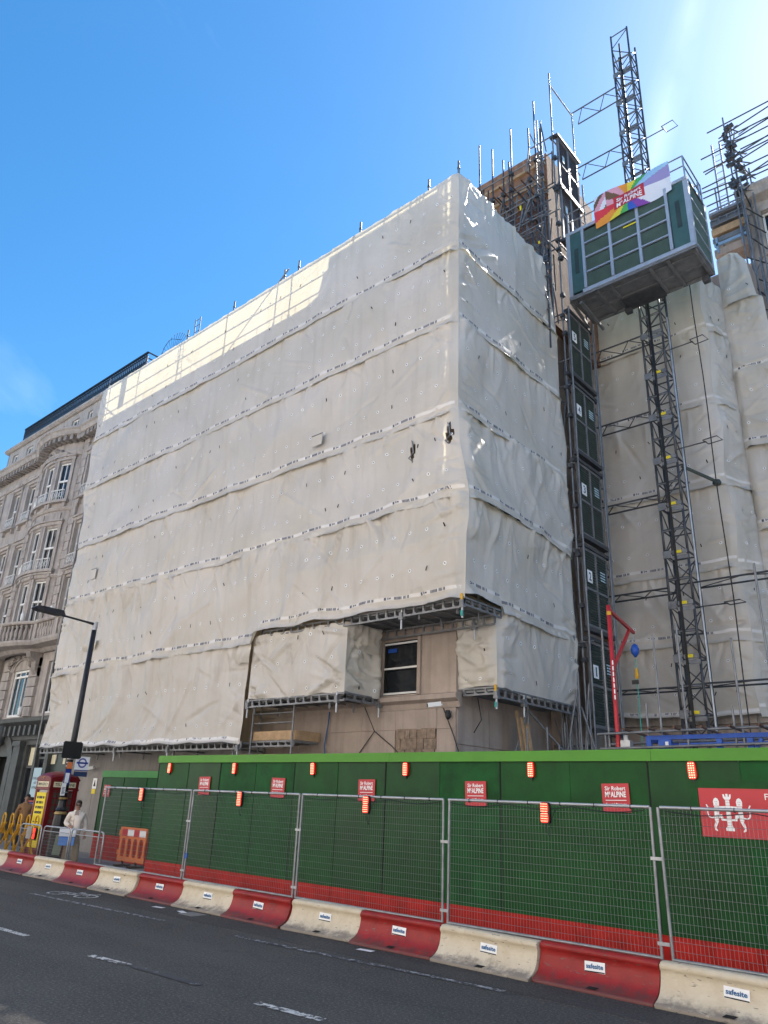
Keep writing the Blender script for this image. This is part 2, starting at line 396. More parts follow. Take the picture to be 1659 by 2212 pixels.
# painted markings
def strip(mb, p, q, wd, z=.008):
    p = Vector((*p, z)); q = Vector((*q, z)); d = (q - p).normalized(); s_ = Vector((-d.y, d.x, 0)) * wd / 2
    mb.add([p - s_, q - s_, q + s_, p + s_], [(0, 1, 2, 3)])
for (p, q, wd, m_) in [((-17.2, 8.33), (-12.6, 8.6), .1, M_PAINTW), ((-10.7, 8.67), (-5.8, 8.97), .1, M_PAINTW),
                       ((-10.58, 6.12), (-9.75, 6.2), .12, M_PAINT), ((-7.25, 6.27), (-6.3, 6.36), .12, M_PAINT), ((-13.9, 6.0), (-12.45, 6.09), .12, M_PAINT),
                       ((-9.6, 6.21), (-8.3, 6.27), .12, worn('road_paint_ghost', (.3, .3, .3), .58)), ((-5.9, 6.4), (-4.6, 6.5), .12, M_PAINT),
                       ((-24, 8.0), (-18.6, 8.25), .1, M_PAINTW)]:
    mb = MB(); strip(mb, p, q, wd); struct('lane_marking', mb, m_)
mb = MB()
def ring(mb, cx, cy, rx, ry, wd, z=.009, n=20, a0=0, a1=2 * math.pi):
    for k in range(n):
        a = a0 + (a1 - a0) * k / n; b = a0 + (a1 - a0) * (k + 1) / n
        mb.add([(cx + math.cos(a) * (rx - wd), cy + math.sin(a) * (ry - wd), z), (cx + math.cos(b) * (rx - wd), cy + math.sin(b) * (ry - wd), z),
                (cx + math.cos(b) * rx, cy + math.sin(b) * ry, z), (cx + math.cos(a) * rx, cy + math.sin(a) * ry, z)], [(0, 1, 2, 3)])
ring(mb, -17.0, 8.85, .26, .26, .06); ring(mb, -16.2, 9.05, .26, .26, .06)
for p, q in [((-17, 8.85), (-16.75, 9.2)), ((-16.75, 9.2), (-16.35, 9.3)), ((-16.35, 9.3), (-16.62, 8.92)), ((-16.62, 8.92), (-17, 8.85)), ((-16.62, 8.92), (-16.75, 9.2)), ((-16.35, 9.3), (-16.2, 9.05)), ((-16.35, 9.3), (-16.3, 9.45)), ((-16.85, 9.28), (-16.68, 9.3))]:
    strip(mb, p, q, .06, .009)
struct('cycle_marking', mb, worn('road_paint_cycle', (.55, .55, .53), .44))
mbc = MB()
mbc.box(-13.2, -12.75, 9.3, 9.62, .004, .012)
struct('drain_cover', mbc, M_DECK)

# ------------------------------------------------------------------ facade helpers
class Flat:
    """wall frame: u along +X, d outwards (-Y)"""
    def __init__(s, Y): s.Y = Y
    def p(s, u, z, d=0): return Vector((u, s.Y - d, z))
    def t(s, u): return Vector((1, 0, 0))
    def n(s, u): return Vector((0, -1, 0))
    def us(s, a, b): return [a, b]
class Bow:
    """u is measured along the chord"""
    def __init__(s, xc, Y, hw, sag): s.xc = xc; s.Y = Y; s.R = (hw * hw + sag * sag) / (2 * sag); s.sag = sag; s.cy = Y - sag + s.R
    def ang(s, u): return math.asin(max(-1, min(1, (u - s.xc) / s.R)))
    def n(s, u): a = s.ang(u); return Vector((math.sin(a), -math.cos(a), 0))
    def t(s, u): a = s.ang(u); return Vector((math.cos(a), math.sin(a), 0))
    def p(s, u, z, d=0):
        n = s.n(u); return Vector((s.xc, s.cy, z)) + n * (s.R + d)
    def us(s, a, b):
        k = max(1, int(abs(b - a) / .3)); return [a + (b - a) * i / k for i in range(k + 1)]
class SideX:
    """wall at constant X facing +X: u along +Y"""
    def __init__(s, X): s.X = X
    def p(s, u, z, d=0): return Vector((s.X + d, u, z))
    def t(s, u): return Vector((0, 1, 0))
    def n(s, u): return Vector((1, 0, 0))
    def us(s, a, b): return [a, b]
def wall(mb, W, u0, u1, z0, z1, ops, depth=.25, d=0):
    us = sorted({u0, u1, *[v for o in ops for v in o[:2]]}); zs = sorted({z0, z1, *[v for o in ops for v in o[2:4]]})
    us = [u for u in us if u0 <= u <= u1]; zs = [z for z in zs if z0 <= z <= z1]
    for a, b in zip(us, us[1:]):
        for c, e in zip(zs, zs[1:]):
            mu = (a + b) / 2; mz = (c + e) / 2
            if any(o[0] < mu < o[1] and o[2] < mz < o[3] for o in ops): continue
            ss = W.us(a, b)
            for i in range(len(ss) - 1):
                mb.add([W.p(ss[i], c, d), W.p(ss[i + 1], c, d), W.p(ss[i + 1], e, d), W.p(ss[i], e, d)], [(0, 1, 2, 3)])
    for o in ops:
        a, b, c, e = o[:4]
        q = [(a, c), (b, c), (b, e), (a, e)]
        for i in range(4):
            (ua, za), (ub, zb) = q[i], q[(i + 1) % 4]
            mb.add([W.p(ua, za, d), W.p(ub, zb, d), W.p(ub, zb, d - depth), W.p(ua, za, d - depth)], [(3, 2, 1, 0)])
def wbox(mb, W, u0, u1, z0, z1, d0, d1):
    ss = W.us(u0, u1)
    for a, b in zip(ss, ss[1:]):
        vs = [W.p(a, z0, d0), W.p(b, z0, d0), W.p(b, z0, d1), W.p(a, z0, d1), W.p(a, z1, d0), W.p(b, z1, d0), W.p(b, z1, d1), W.p(a, z1, d1)]
        fs = [(0, 1, 2, 3), (7, 6, 5, 4), (3, 2, 6, 7)]
        if a == ss[0]: fs.append((0, 3, 7, 4))
        if b == ss[-1]: fs.append((2, 1, 5, 6))
        mb.add(vs, fs)
def window(root, W, u0, u1, z0, z1, rec=.2, cols=2, rail=.52, fw=.07, glass=None, fm=None, name='window'):
    um = (u0 + u1) / 2; o = W.p(um, 0, -rec); t = W.t(um); n = W.n(um); hw = (u1 - u0) / 2
    class Loc:
        def p(s, u, z, d=0): return o + t * u + n * d + Vector((0, 0, z))
        def us(s, a, b): return [a, b]
    Q = Loc(); mb = MB()
    wbox(mb, Q, -hw, -hw + fw, z0, z1, 0, .07); wbox(mb, Q, hw - fw, hw, z0, z1, 0, .07)
    wbox(mb, Q, -hw + fw, hw - fw, z0, z0 + fw * 1.2, 0, .068); wbox(mb, Q, -hw + fw, hw - fw, z1 - fw, z1, 0, .068)
    zs = [z0 + fw * 1.2]
    if rail:
        zr = z0 + (z1 - z0) * rail; wbox(mb, Q, -hw + fw, hw - fw, zr - .045, zr + .045, 0, .09); zs += [zr - .045, zr + .045]
    zs.append(z1 - fw)
    for c in range(1, cols):
        u = -hw + 2 * hw * c / cols
        for k in range(0, len(zs), 2): wbox(mb, Q, u - .022, u + .022, zs[k], zs[k + 1], 0, .06)
    wo = link(name, mb, fm or M_WHITEP, root)
    for k in range(0, len(zs), 2):
        for c in range(cols):
            a = -hw + fw * (c == 0) + 2 * hw * c / cols; b = -hw + 2 * hw * (c + 1) / cols - fw * (c == cols - 1)
            g = MB(); tl = random.uniform(-.006, .006)
            g.add([Q.p(a, zs[k], .02), Q.p(b, zs[k], .02 + tl), Q.p(b, zs[k + 1], .02 + tl), Q.p(a, zs[k + 1], .02)], [(0, 1, 2, 3)])
            link('pane', g, glass or M_GLASS, wo)
    return wo
def part(root, name, m, fn, smooth=False):
    mb = MB(); fn(mb); return link(name, mb, m, root, smooth)

# ================================================================== NEIGHBOUR BUILDING (left)
NB = thing('stone_building', 'ornate beige stone building with curved bay, balcony and black roof railing', 'building', (-36, 14.4, 0))
NW = Flat(14.4); BW = Bow(-34.9, 14.4, 2.0, .55)
FL = [(8.95, 10.95), (11.5, 13.55), (14.95, 16.95)]
cols_flat = [(-42.6, -41.75), (-40.4, -39.5), (-38.55, -37.65), (-32.15, -31.3), (-30.4, -29.6)]
ops = [(a, b, z0, z1) for (z0, z1) in FL for (a, b) in cols_flat]
att = [(-42.3, -41.6), (-40.55, -39.75), (-38.5, -37.75), (-36.55, -36.1), (-35.3, -34.5), (-33.6, -33.15), (-32.2, -31.5), (-30.5, -29.8)]
def f(mb):
    o1 = [o for o in ops if o[1] < -36.9]; o2 = [o for o in ops if o[0] > -32.9]
    wall(mb, NW, -43, -36.9, 4.9, 18.1, o1 + [(-40.6, -39.3, 5.0, 7.3), (-42.9, -41.6, 5., 7.3)]); wall(mb, NW, -32.9, -28.5, 4.9, 18.1, o2 + [(-32.1, -31.1, 5.0, 7.2), (-30.5, -29.5, 5., 7.2)])
    wall(mb, NW, -36.9, -32.9, 4.9, 7.95, [(-35.35, -33.75, 4.95, 7.0)])
    mb.box(-43, -28.5, 15.4, 24, 0, 18.1)
link_wall = part(NB, 'wall', M_NST, f)
bops = [(-36.35, -35.6, z0, z1) for z0, z1 in FL] + [(-35.3, -34.5, z0, z1) for z0, z1 in FL] + [(-34.15, -33.4, z0, z1) for z0, z1 in FL]
part(NB, 'bow_wall', M_NST, lambda mb: wall(mb, BW, -36.9, -32.9, 7.95, 18.1, bops, .2))
part(NB, 'attic_wall', M_NST, lambda mb: (wall(mb, Flat(14.5), -43, -28.5, 18.6, 20.25, [(a, b, 18.75, 19.95) for a, b in att], .2), mb.box(-43.0, -42.95, 14.5, 24, 18.6, 20.25)))
for (a, b) in att: window(NB, Flat(14.5), a, b, 18.75, 19.95, .15, 1 if b - a < .6 else 2, .5, .06)
for z0, z1 in FL:
    for (a, b) in cols_flat: window(NB, NW, a, b, z0, z1)
    for (a, b) in ((-36.35, -35.6), (-35.3, -34.5), (-34.15, -33.4)): window(NB, BW, a, b, z0, z1, .16)
for a, b in ((-40.6, -39.3), (-32.1, -31.1), (-42.9, -41.6), (-30.5, -29.5)): window(NB, NW, a, b, 5., 7.2, .2, 2, .7)
def outline(off):   # plan line of cornices: flat - bow - flat
    pts = [(-43.3, 14.4, 0, -1), (-37.3, 14.4, 0, -1)]
    for u in np.linspace(-36.9, -32.9, 13):
        p = BW.p(u, 0); n = BW.n(u); pts.append((p.x, p.y, n.x, n.y))
    pts += [(-32.5, 14.4, 0, -1), (-28.5, 14.4, 0, -1)]
    return pts
def corn(mb, prof, z): mb.extr(prof, [(x, y, z, nx, ny) for (x, y, nx, ny) in outline(0)])
part(NB, 'cornice', M_NST, lambda mb: corn(mb, [(-.1, 0), (.12, 0), (.18, .12), (.5, .16), (.58, .34), (.66, .40), (.66, .5), (-.1, .52)], 18.08))
part(NB, 'string_course', M_NST, lambda mb: corn(mb, [(-.1, 0), (.08, 0), (.16, .14), (.16, .2), (-.1, .22)], 17.3))
mod = MB().box(-.09, .09, -.4, 0, -.13, .13).mesh('modillion'); mod.materials.append(M_NSTD)
def along(step, zlist):
    pts = outline(0); acc = 0; outp = []
    for (x0, y0, a0, b0), (x1, y1, a1, b1) in zip(pts, pts[1:]):
        L = math.hypot(x1 - x0, y1 - y0); s = acc
        while s < L:
            k = s / L; outp.append((x0 + (x1 - x0) * k, y0 + (y1 - y0) * k, a0 + (a1 - a0) * k, b0 + (b1 - b0) * k)); s += step
        acc = s - L
    return outp
for (x, y, nx, ny) in along(.36, 0):
    o = link('modillion', mod, None, NB); o.matrix_basis = Matrix.Translation((x + nx * .06, y + ny * .06, 18.1)) @ Matrix.Rotation(math.atan2(nx, -ny), 4, 'Z')
# sills, surrounds, keystones, balconettes
BAL = {}
for zi, (z0, z1) in enumerate(FL):
    for W, lst in ((NW, cols_flat), (BW, [(-36.35, -35.6), (-35.3, -34.5), (-34.15, -33.4)])):
        for (a, b) in lst:
            def f(mb):
                wbox(mb, W, a - .16, a - .01, z0 - .02, z1 + .12, -.05, .07); wbox(mb, W, b + .01, b + .16, z0 - .02, z1 + .12, -.05, .07)
                wbox(mb, W, a - .2, b + .2, z1 + .12, z1 + .28, -.05, .1)
                wbox(mb, W, a - .24, b + .24, z1 + .281, z1 + .36, -.05, .17)
            sur = part(NB, 'window_surround', M_NST, f)
            def g(mb):
                wbox(mb, W, a - .25, b + .25, z0 - .16, z0 - .03, -.05, .22)
                for u in (a - .08, b + .08): wbox(mb, W, u - .07, u + .07, z0 - .42, z0 - .162, -.05, .15)
            link('sill', (lambda q: (g(q), q)[1])(MB()), M_NST, sur)
            if zi > 0:
                def h(mb):
                    um = (a + b) / 2; o = W.p(um, z0 - .02, .14); t = W.t(um); hw = (b - a) / 2 + .05
                    mb.beam(o - t * hw + Vector((0, 0, .5)), o + t * hw + Vector((0, 0, .5)), .03, .03); mb.beam(o - t * hw, o + t * hw, .03, .03)
                    for k in range(7):
                        q = o + t * (hw * (k / 3 - 1)); mb.beam(q, q + Vector((0, 0, .5)), .018, .018)
                    for k in range(3):
                        c = o + t * (hw * (k - 1) * .62) + Vector((0, 0, .25))
                        mb.path([c + t * (.1 * math.cos(x_)) + Vector((0, 0, .13 * math.sin(x_))) for x_ in np.linspace(0, 6.28, 9)], .012, 4)
                part(NB, 'balconette', M_WHITEP, h)
# spandrel panels on the bow and string mouldings under each storey
for z in (11.05, 14.4):
    part(NB, 'string_course', M_NST, lambda mb: mb.extr([(-.1, 0), (.05, 0), (.12, .1), (.12, .17), (-.1, .18)], [(p.x, p.y, z, n.x, n.y) for p, n in [(BW.p(u, 0), BW.n(u)) for u in np.linspace(-36.9, -32.9, 13)]]))
    for a, b in ((-36.4, -35.55), (-35.3, -34.5), (-34.2, -33.4)):
        part(NB, 'spandrel_panel', M_NST, lambda mb: wbox(mb, BW, a, b, z + (-.75 if z > 12 else .22), z + (-.12 if z > 12 else .36), -.02, .05))
# quoin strips either side of the bow: alternating stone blocks
for xq in (-37.25, -32.55):
    for k in range(22):
        z = 8.95 + k * .42; e = .05 if k % 2 else .0
        part(NB, 'quoin_stone', M_NST, lambda mb: mb.box(xq - .2 - e, xq + .2 + e, 14.28, 14.45, z, z + .395))
    part(NB, 'carved_strip', M_NSTD, lambda mb: [mb.box(xq + (.36 if xq < -35 else -.5), xq + (.5 if xq < -35 else -.36), 14.33, 14.45, 9 + k * .16, 9.12 + k * .16) for k in range(55)])
# carved cartouche above the bow windows, swags
rr = random.Random(3)
def f(mb):
    for k in range(46):
        u = -36.6 + 3.4 * rr.random(); z = 17.2 + .55 * math.exp(-((u + 34.9) / 1.1) ** 2) * rr.random() + .1 * rr.random(); s = rr.uniform(.05, .13)
        c = BW.p(u, z, .06); mb.lathe([(0.01, -s), (s * .8, -s * .5), (s, 0), (s * .8, s * .5), (.01, s)], c, 7)
part(NB, 'carved_cartouche', M_NSTD, f, True)['kind'] = 'stuff'
# balcony at second floor
part(NB, 'balcony_slab', M_NST, lambda mb: corn(mb, [(-.1, -.35), (.15, -.35), (.3, -.2), (.72, -.12), (.78, .0), (.78, .1), (-.1, .12)], 7.95))
part(NB, 'balcony_rail', M_NST, lambda mb: corn(mb, [(.5, 0), (.76, 0), (.8, .05), (.8, .13), (.5, .14)], 8.75))
balu = MB().lathe([(.05, 0), (.07, .05), (.045, .1), (.085, .25), (.085, .34), (.045, .52), (.07, .6), (.07, .66)], (0, 0, 0), 8).mesh('baluster', True); balu.materials.append(M_NST)
for i, (x, y, nx, ny) in enumerate(along(.24, 0)):
    p = Vector((x + nx * .64, y + ny * .64, 8.08))
    if i % 9 in (0,):
        o = part(NB, 'balcony_pier', M_NST, lambda mb: mb.box(p.x - .16, p.x + .16, p.y - .12, p.y + .12, 8.06, 8.76))
    else:
        o = link('baluster', balu, None, NB); o.matrix_basis = Matrix.Translation(p)
for xb in (-36.9, -32.95):
    part(NB, 'console_bracket', M_NSTD, lambda mb: mb.prism([(0, 0), (.1, -.55), (.25, -.9), (.12, -1.05), (0, -1.1), (-.05, 0)] if False else [(0, 0), (.62, 0), (.55, -.22), (.3, -.4), (.26, -.75), (.1, -1.), (0, -1.05)], (xb - .2, 14.4, 7.6), (0, -1, 0), (0, 0, 1), (.4, 0, 0)))
# arched first-floor window with rusticated piers and carved head
def f(mb):
    pts = [(math.cos(a) * .8, math.sin(a) * .5) for a in np.linspace(0, math.pi, 15)]
    for (a, b), (c, d) in zip(pts, pts[1:]):
        for r0, r1, dd in ((1.0, 1.18, .06), (1.18, 1.36, .1)):
            q = [(-34.55 + a * r0, 6.95 + b * r0), (-34.55 + c * r0, 6.95 + d * r0), (-34.55 + c * r1, 6.95 + d * r1), (-34.55 + a * r1, 6.95 + b * r1)]
            mb.prism(q, (0, 14.42, 0), (1, 0, 0), (0, 0, 1), (0, -dd - .02, 0))
part(NB, 'arch_surround', M_NST, f)
aw = window(NB, Flat(14.4), -35.35, -33.75, 4.95, 6.98, .12, 3, .86, .09)
def f(mb):
    for k in range(40):
        a = rr.uniform(.15, 2.99); r = rr.uniform(1.2, 1.5); s = rr.uniform(.05, .11)
        mb.lathe([(.01, -s), (s * .8, -s * .5), (s, 0), (s * .8, s * .5), (.01, s)], (-34.55 + math.cos(a) * .8 * r, 14.3 - rr.random() * .12, 6.98 + math.sin(a) * .5 * r), 6)
part(NB, 'carved_arch_ornament', M_NSTD, f, True)['kind'] = 'stuff'
for xa, xb in ((-36.3, -35.6), (-33.55, -32.75), (-38.6, -37.7)):
    for k in range(6):
        z = 4.92 + k * .42
        part(NB, 'rusticated_stone', M_NST, lambda mb: mb.box(xa, xb, 14.26, 14.45, z, z + .38))
# shop level
def f(mb):
    wall(mb, NW, -43, -28.6, 0.1, 3.95, [(-35.75, -33.55, .1, 3.3), (-32.55, -31.75, .3, 3.75), (-31.55, -30.75, .3, 3.75), (-30.5, -29.0, .1, 3.75)], .4)
part(NB, 'shopfront', M_SHOP, f)
part(NB, 'shop_cornice', M_SHOP, lambda mb: mb.extr([(-.05, 0), (.1, 0), (.12, .5), (.2, .55), (.42, .7), (.45, .85), (-.05, .95)], [(-43.2, 14.4, 3.95, 0, -1), (-28.5, 14.4, 3.95, 0, -1)]))
for k in range(30): part(NB, 'shop_modillion', M_SHOP, lambda mb: mb.box(-43 + k * .48, -42.82 + k * .48, 14.05, 14.35, 4.1, 4.5))
def f(mb):
    pts = [(math.cos(a), math.sin(a)) for a in np.linspace(0, math.pi, 17)]
    for (a, b), (c, d) in zip(pts, pts[1:]):
        q = [(-34.65 + a * .85, 3.05 + b * .85), (-34.65 + c * .85, 3.05 + d * .85), (-34.65 + c * 1.25, 3.05 + d * 1.2), (-34.65 + a * 1.25, 3.05 + b * 1.2)]
        mb.prism(q, (0, 14.42, 0), (1, 0, 0), (0, 0, 1), (0, -.2, 0))
    mb.box(-35.9, -35.5, 14.2, 14.45, .1, 3.05); mb.box(-33.8, -33.4, 14.2, 14.45, .1, 3.05)
part(NB, 'door_arch', M_SHOP, f)
part(NB, 'keystone_mask', M_SHOP, lambda mb: mb.lathe([(.05, -.45), (.18, -.3), (.27, 0), (.3, .2), (.2, .42), (.02, .5)], (-34.65, 14.1, 4.1), 9), True)
part(NB, 'entrance_door', M_BLACKM, lambda mb: mb.box(-35.8, -33.5, 14.78, 14.9, .1, 4.0))
for a, b in ((-33.35, -32.75), ): part(NB, 'pilaster', M_SHOP, lambda mb: (mb.box(a, b, 14.2, 14.45, .1, 3.7), mb.box(a - .06, b + .06, 14.14, 14.45, 3.7, 3.9)))
window(NB, NW, -32.55, -31.75, .3, 3.75, .2, 1, .75, .07, fm=M_SHOP); window(NB, NW, -31.55, -30.75, .3, 3.75, .2, 1, .85, .05, fm=M_SHOP)
part(NB, 'window_blind', M_CREAM, lambda mb: mb.box(-32.45, -32.1, 14.555, 14.575, 2.95, 3.65))
dr = part(NB, 'door', M_DOORG, lambda mb: (mb.box(-30.5, -29.0, 14.6, 14.68, .1, 3.75), [mb.box(-30.4 + k * .72, -29.82 + k * .72, 14.57, 14.6, z0, z1) for k in range(2) for z0, z1 in ((.3, 1.1), (1.25, 2.5))]))
for a in (-30.48, -29.5): link('door_notice', MB().box(a, a + .34, 14.56, 14.575, 3.0, 3.35), M_CREAM, dr)
# parapet and railing on the roof
part(NB, 'parapet', M_NST, lambda mb: mb.extr([(-.3, 0), (.1, 0), (.22, .08), (.22, .2), (-.3, .22)], [(-43.2, 14.5, 20.25, 0, -1), (-28.5, 14.5, 20.25, 0, -1)]))
part(NB, 'roof', M_BLACK, lambda mb: (mb.box(-41.2, -28.5, 14.7, 23, 18, 20.72), mb.box(-43, -41.2, 14.8, 23, 18, 20.3)))
rl = part(NB, 'roof_railing', M_BLACK, lambda mb: (mb.beam((-41, 14.34, 21.2), (-28.2, 14.34, 21.2), .08, .08), mb.beam((-41, 14.34, 21.02), (-28.2, 14.34, 21.02), .04, .04), mb.beam((-41, 14.36, 20.62), (-28.2, 14.36, 20.62), .06, .26), mb.beam((-28.2, 14.34, 21.2), (-28.2, 19, 21.2), .05, .05), mb.beam((-28.2, 14.34, 20.9), (-28.2, 19, 20.9), .04, .04)))
bm_ = MB().box(-.024, .024, -.024, .024, 0, .5).mesh('railing_bar'); bm_.materials.append(M_BLACK)
for k in range(72):
    o = link('railing_bar', bm_, None, rl); o.location = (-40.95 + k * .178, 14.34, 20.71)
for k in range(9):
    o = link('railing_bar', bm_, None, rl); o.location = (-28.2, 15.1 + k * .4, 20.71)
# street corner beyond
CB = thing('corner_building', 'pale stone building at the far left edge behind the ornate one', 'building', (-52, 16, 0))
def f(mb): wall(mb, Flat(15.5), -62, -44.2, 0, 17.5, [(-46 - k * 2.2, -45 - k * 2.2, z, z + 2) for k in range(7) for z in (5, 8.5, 12, 15)]); mb.box(-62, -44.2, 15.9, 22, 0, 17.5); mb.box(-44.21, -44.2, 15.5, 22, 0, 17.5)
part(CB, 'wall', M_NST, f)
for k in range(4):
    for z in (5, 8.5, 12, 15): window(CB, Flat(15.5), -46 - k * 2.2, -45 - k * 2.2, z, z + 2)
for k in range(30): part(CB, 'stone_course', M_NST, lambda mb: mb.box(-45.2, -44.15, 15.43, 15.9, 4 + k * .45, 4.4 + k * .45))

# ================================================================== MAIN BUILDING (wrapped)
MBD = thing('wrapped_building', 'pinkish stone corner building hidden behind the white sheeting', 'building', (-20, 14.4, 0))
def f(mb):
    wall(mb, Flat(14.4), -28.5, -10.5, 0, 17.62, [(-12.83, -11.68, 4.62, 5.98)], .3)
    wall(mb, SideX(-10.5), 14.4, 22.4, 0, 17.62, [])
    mb.box(-28.49, -10.55, 15, 23, 0, 17.6); mb.box(-14.0, -10.6, 14.9, 18.6, 17.6, 18.6)
part(MBD, 'wall', M_STONE, f)
part(MBD, 'sun_slot_coping', M_STONE, lambda mb: mb.box(-28.45, -13.9, 14.45, 14.85, 18.34, 18.58))  # unseen slotted parapet, shaped to let sun streaks onto the sheeting
for (za, zb_) in ((18.14, 18.24), (17.94, 18.02), (17.62, 17.76)): part(MBD, 'sun_slot_rail', M_STONE, lambda mb: mb.box(-28.45, -13.9, 14.5, 14.8, za, zb_))
rq = random.Random(12)
for k in range(14): xq = -28.4 + k * 1.05; wq = rq.choice([.16, .3, .5, .75, .25]); part(MBD, 'sun_slot_pier', M_STONE, lambda mb: mb.box(xq, xq + wq, 14.46, 14.84, 17.63, 18.33))  # unseen uneven blocks, added to interrupt the sun streaks
part(MBD, 'shadow_profile', M_GREY, lambda mb: mb.prism([(-16.6, 17.6), (-14.2, 17.6), (-14.2, 24.3), (-14.5, 24.2), (-14.7, 23.4), (-15.3, 23.2), (-15.6, 22.7), (-16.1, 22.6)], (0, 18.7, 0), (1, 0, 0), (0, 0, 1), (0, .3, 0)))  # unseen stepped shape, added to roughen the tower's shadow edge on the sheeting
part(MBD, 'plinth_ledge', M_STONE, lambda mb: (mb.extr([(-.02, -.25), (.06, -.25), (.1, -.12), (.22, -.05), (.22, .06), (-.02, .12)], [(-17.6, 14.4, 4.48, 0, -1), (-10.5 + .15, 14.4, 4.48, 0, -1)])))
window(MBD, Flat(14.4), -12.83, -11.68, 4.62, 5.98, .12, 1, .5, .05, fm=M_BLACK)
for za in (5.9, 5.27, 4.64): part(MBD, 'window_tape', M_WHITEP, lambda mb: mb.box(-12.8, -11.7, 14.405, 14.425, za, za + .045))
part(MBD, 'blue_tape', M_BLUE, lambda mb: mb.box(-12.75, -12.45, 14.48, 14.49, 5.72, 5.82))
part(MBD, 'window_architrave', M_STONE, lambda mb: (mb.box(-11.66, -11.56, 14.34, 14.5, 4.6, 6.1), mb.box(-12.95, -12.85, 14.34, 14.5, 4.6, 6.1), mb.box(-12.95, -11.56, 14.339, 14.5, 6.02, 6.12)))
rb = random.Random(5)
xs = [-16.9, -15.75, -14.6, -13.45, -12.31, -11.03, -10.48]
for r in range(3):
    z0 = 2.6 + r * .58
    for i in range(len(xs) - 1):
        a = xs[i]; b = xs[i + 1]
        if r < 2 and i == 4: continue
        part(MBD, 'stone_block', M_STONE, lambda mb: mb.box(a + .004, b - .004, 14.36 - rb.random() * .006, 14.42, z0 + .004, z0 + .576))
for j in range(5):
    xq = -12.28
    while xq < -11.12:
        wq = min(rb.uniform(.14, .34), -11.06 - xq); part(MBD, 'rubble_stone', M_RUBBLE, lambda mb: mb.box(xq + .006, xq + wq - .006, 14.372 - rb.random() * .03, 14.42, 2.6 + j * .238, 2.832 + j * .238)); xq += wq
part(MBD, 'ground_floor_wall', M_STONEG, lambda mb: mb.box(-28.55, -17.2, 14.3, 14.38, .1, 3.6))
for k in range(7): part(MBD, 'stone_block', M_STONEG, lambda mb: mb.box(-28.5 + k * 1.1, -27.42 + k * 1.1, 14.27, 14.35, .9 + 0 * k, 1.75)); part(MBD, 'stone_block', M_STONEG, lambda mb: mb.box(-28.5 + k * 1.1, -27.42 + k * 1.1, 14.268, 14.35, 1.77, 2.6))
for k in range(4): part(MBD, 'stone_block', M_STONE, lambda mb: mb.box(-10.52, -10.46, 14.5 + k * 1.3, 15.78 + k * 1.3, 2.5, 3.4)); part(MBD, 'stone_block', M_STONE, lambda mb: mb.box(-10.52, -10.462, 14.42 + k * 1.3, 15.7 + k * 1.3, 3.42, 4.3))
# recessed wing behind the hoist
WG = thing('recessed_wing', 'stone wing set back behind the hoist mast, mostly sheeted', 'building', (-4, 23, 0))
part(WG, 'wall', M_STONE, lambda mb: (mb.box(-10.6, -6.05, 22.5, 34, 0, 19.6), mb.box(-6.05, -4.75, 23.8, 34, 0, 20.3), mb.box(-4.75, 6, 23.8, 25.5, 0, 15)))
part(WG, 'ledge', M_NSTD, lambda mb: mb.box(-10.4, 4, 22.2, 23.7, 4.5, 4.82))
part(WG, 'lower_wall', M_STONE, lambda mb: mb.box(-10.4, 4, 22.35, 23.75, 0, 4.5))
# attic tower clad in boards
TW = thing('attic_tower', 'square roof tower clad in brown timber boards with a strip of bare brick', 'tower', (-11.5, 18.6, 18))
part(TW, 'core', M_OSB, lambda mb: mb.box(-14.3, -9.75, 18.75, 22.4, 17, 24.3))
rows = [(24.62, 23.95), (23.94, 23.1), (23.09, 22.35), (21.25, 20.1), (20.09, 19.3), (19.29, 18.2), (18.19, 17.2)]
for (zt, zb) in rows:
    x = -14.3
    while x < -9.8:
        wd = min(rb.uniform(.7, 1.25), -9.7 - x)
        if wd < .15: break
        part(TW, 'board', M_OSB, lambda mb: mb.box(x, x + wd - .012, 18.62 - rb.random() * .05, 18.76, zb + .008, zt - .008)); x += wd
for zt in (23.95, 23.1, 20.1): part(TW, 'batten', M_TIMB, lambda mb: mb.box(-14.3, -9.7, 18.5, 18.6, zt - .05, zt + .06))
bk = MB().box(0, .205, 0, .1, 0, .065).mesh('brick'); bk.materials.append(M_BRICK)
part(TW, 'mortar_bed', M_MORT, lambda mb: mb.box(-14.2, -9.72, 18.66, 18.76, 21.26, 22.34))
for r in range(14):
    for c in range(19):
        o = link('brick', bk, None, TW); o.matrix_basis = Matrix.Translation((-13.95 + c * .218 + (.109 if r % 2 else 0), 18.645 - rb.random() * .012, 21.27 + r * .0765))
part(TW, 'side_board', M_OSB, lambda mb: mb.box(-9.74, -9.66, 18.7, 22.3, 17.0, 24.5)); part(TW, 'side_board', M_STONE, lambda mb: mb.box(-10.45, -9.9, 18.75, 20.2, .1, 16.98))
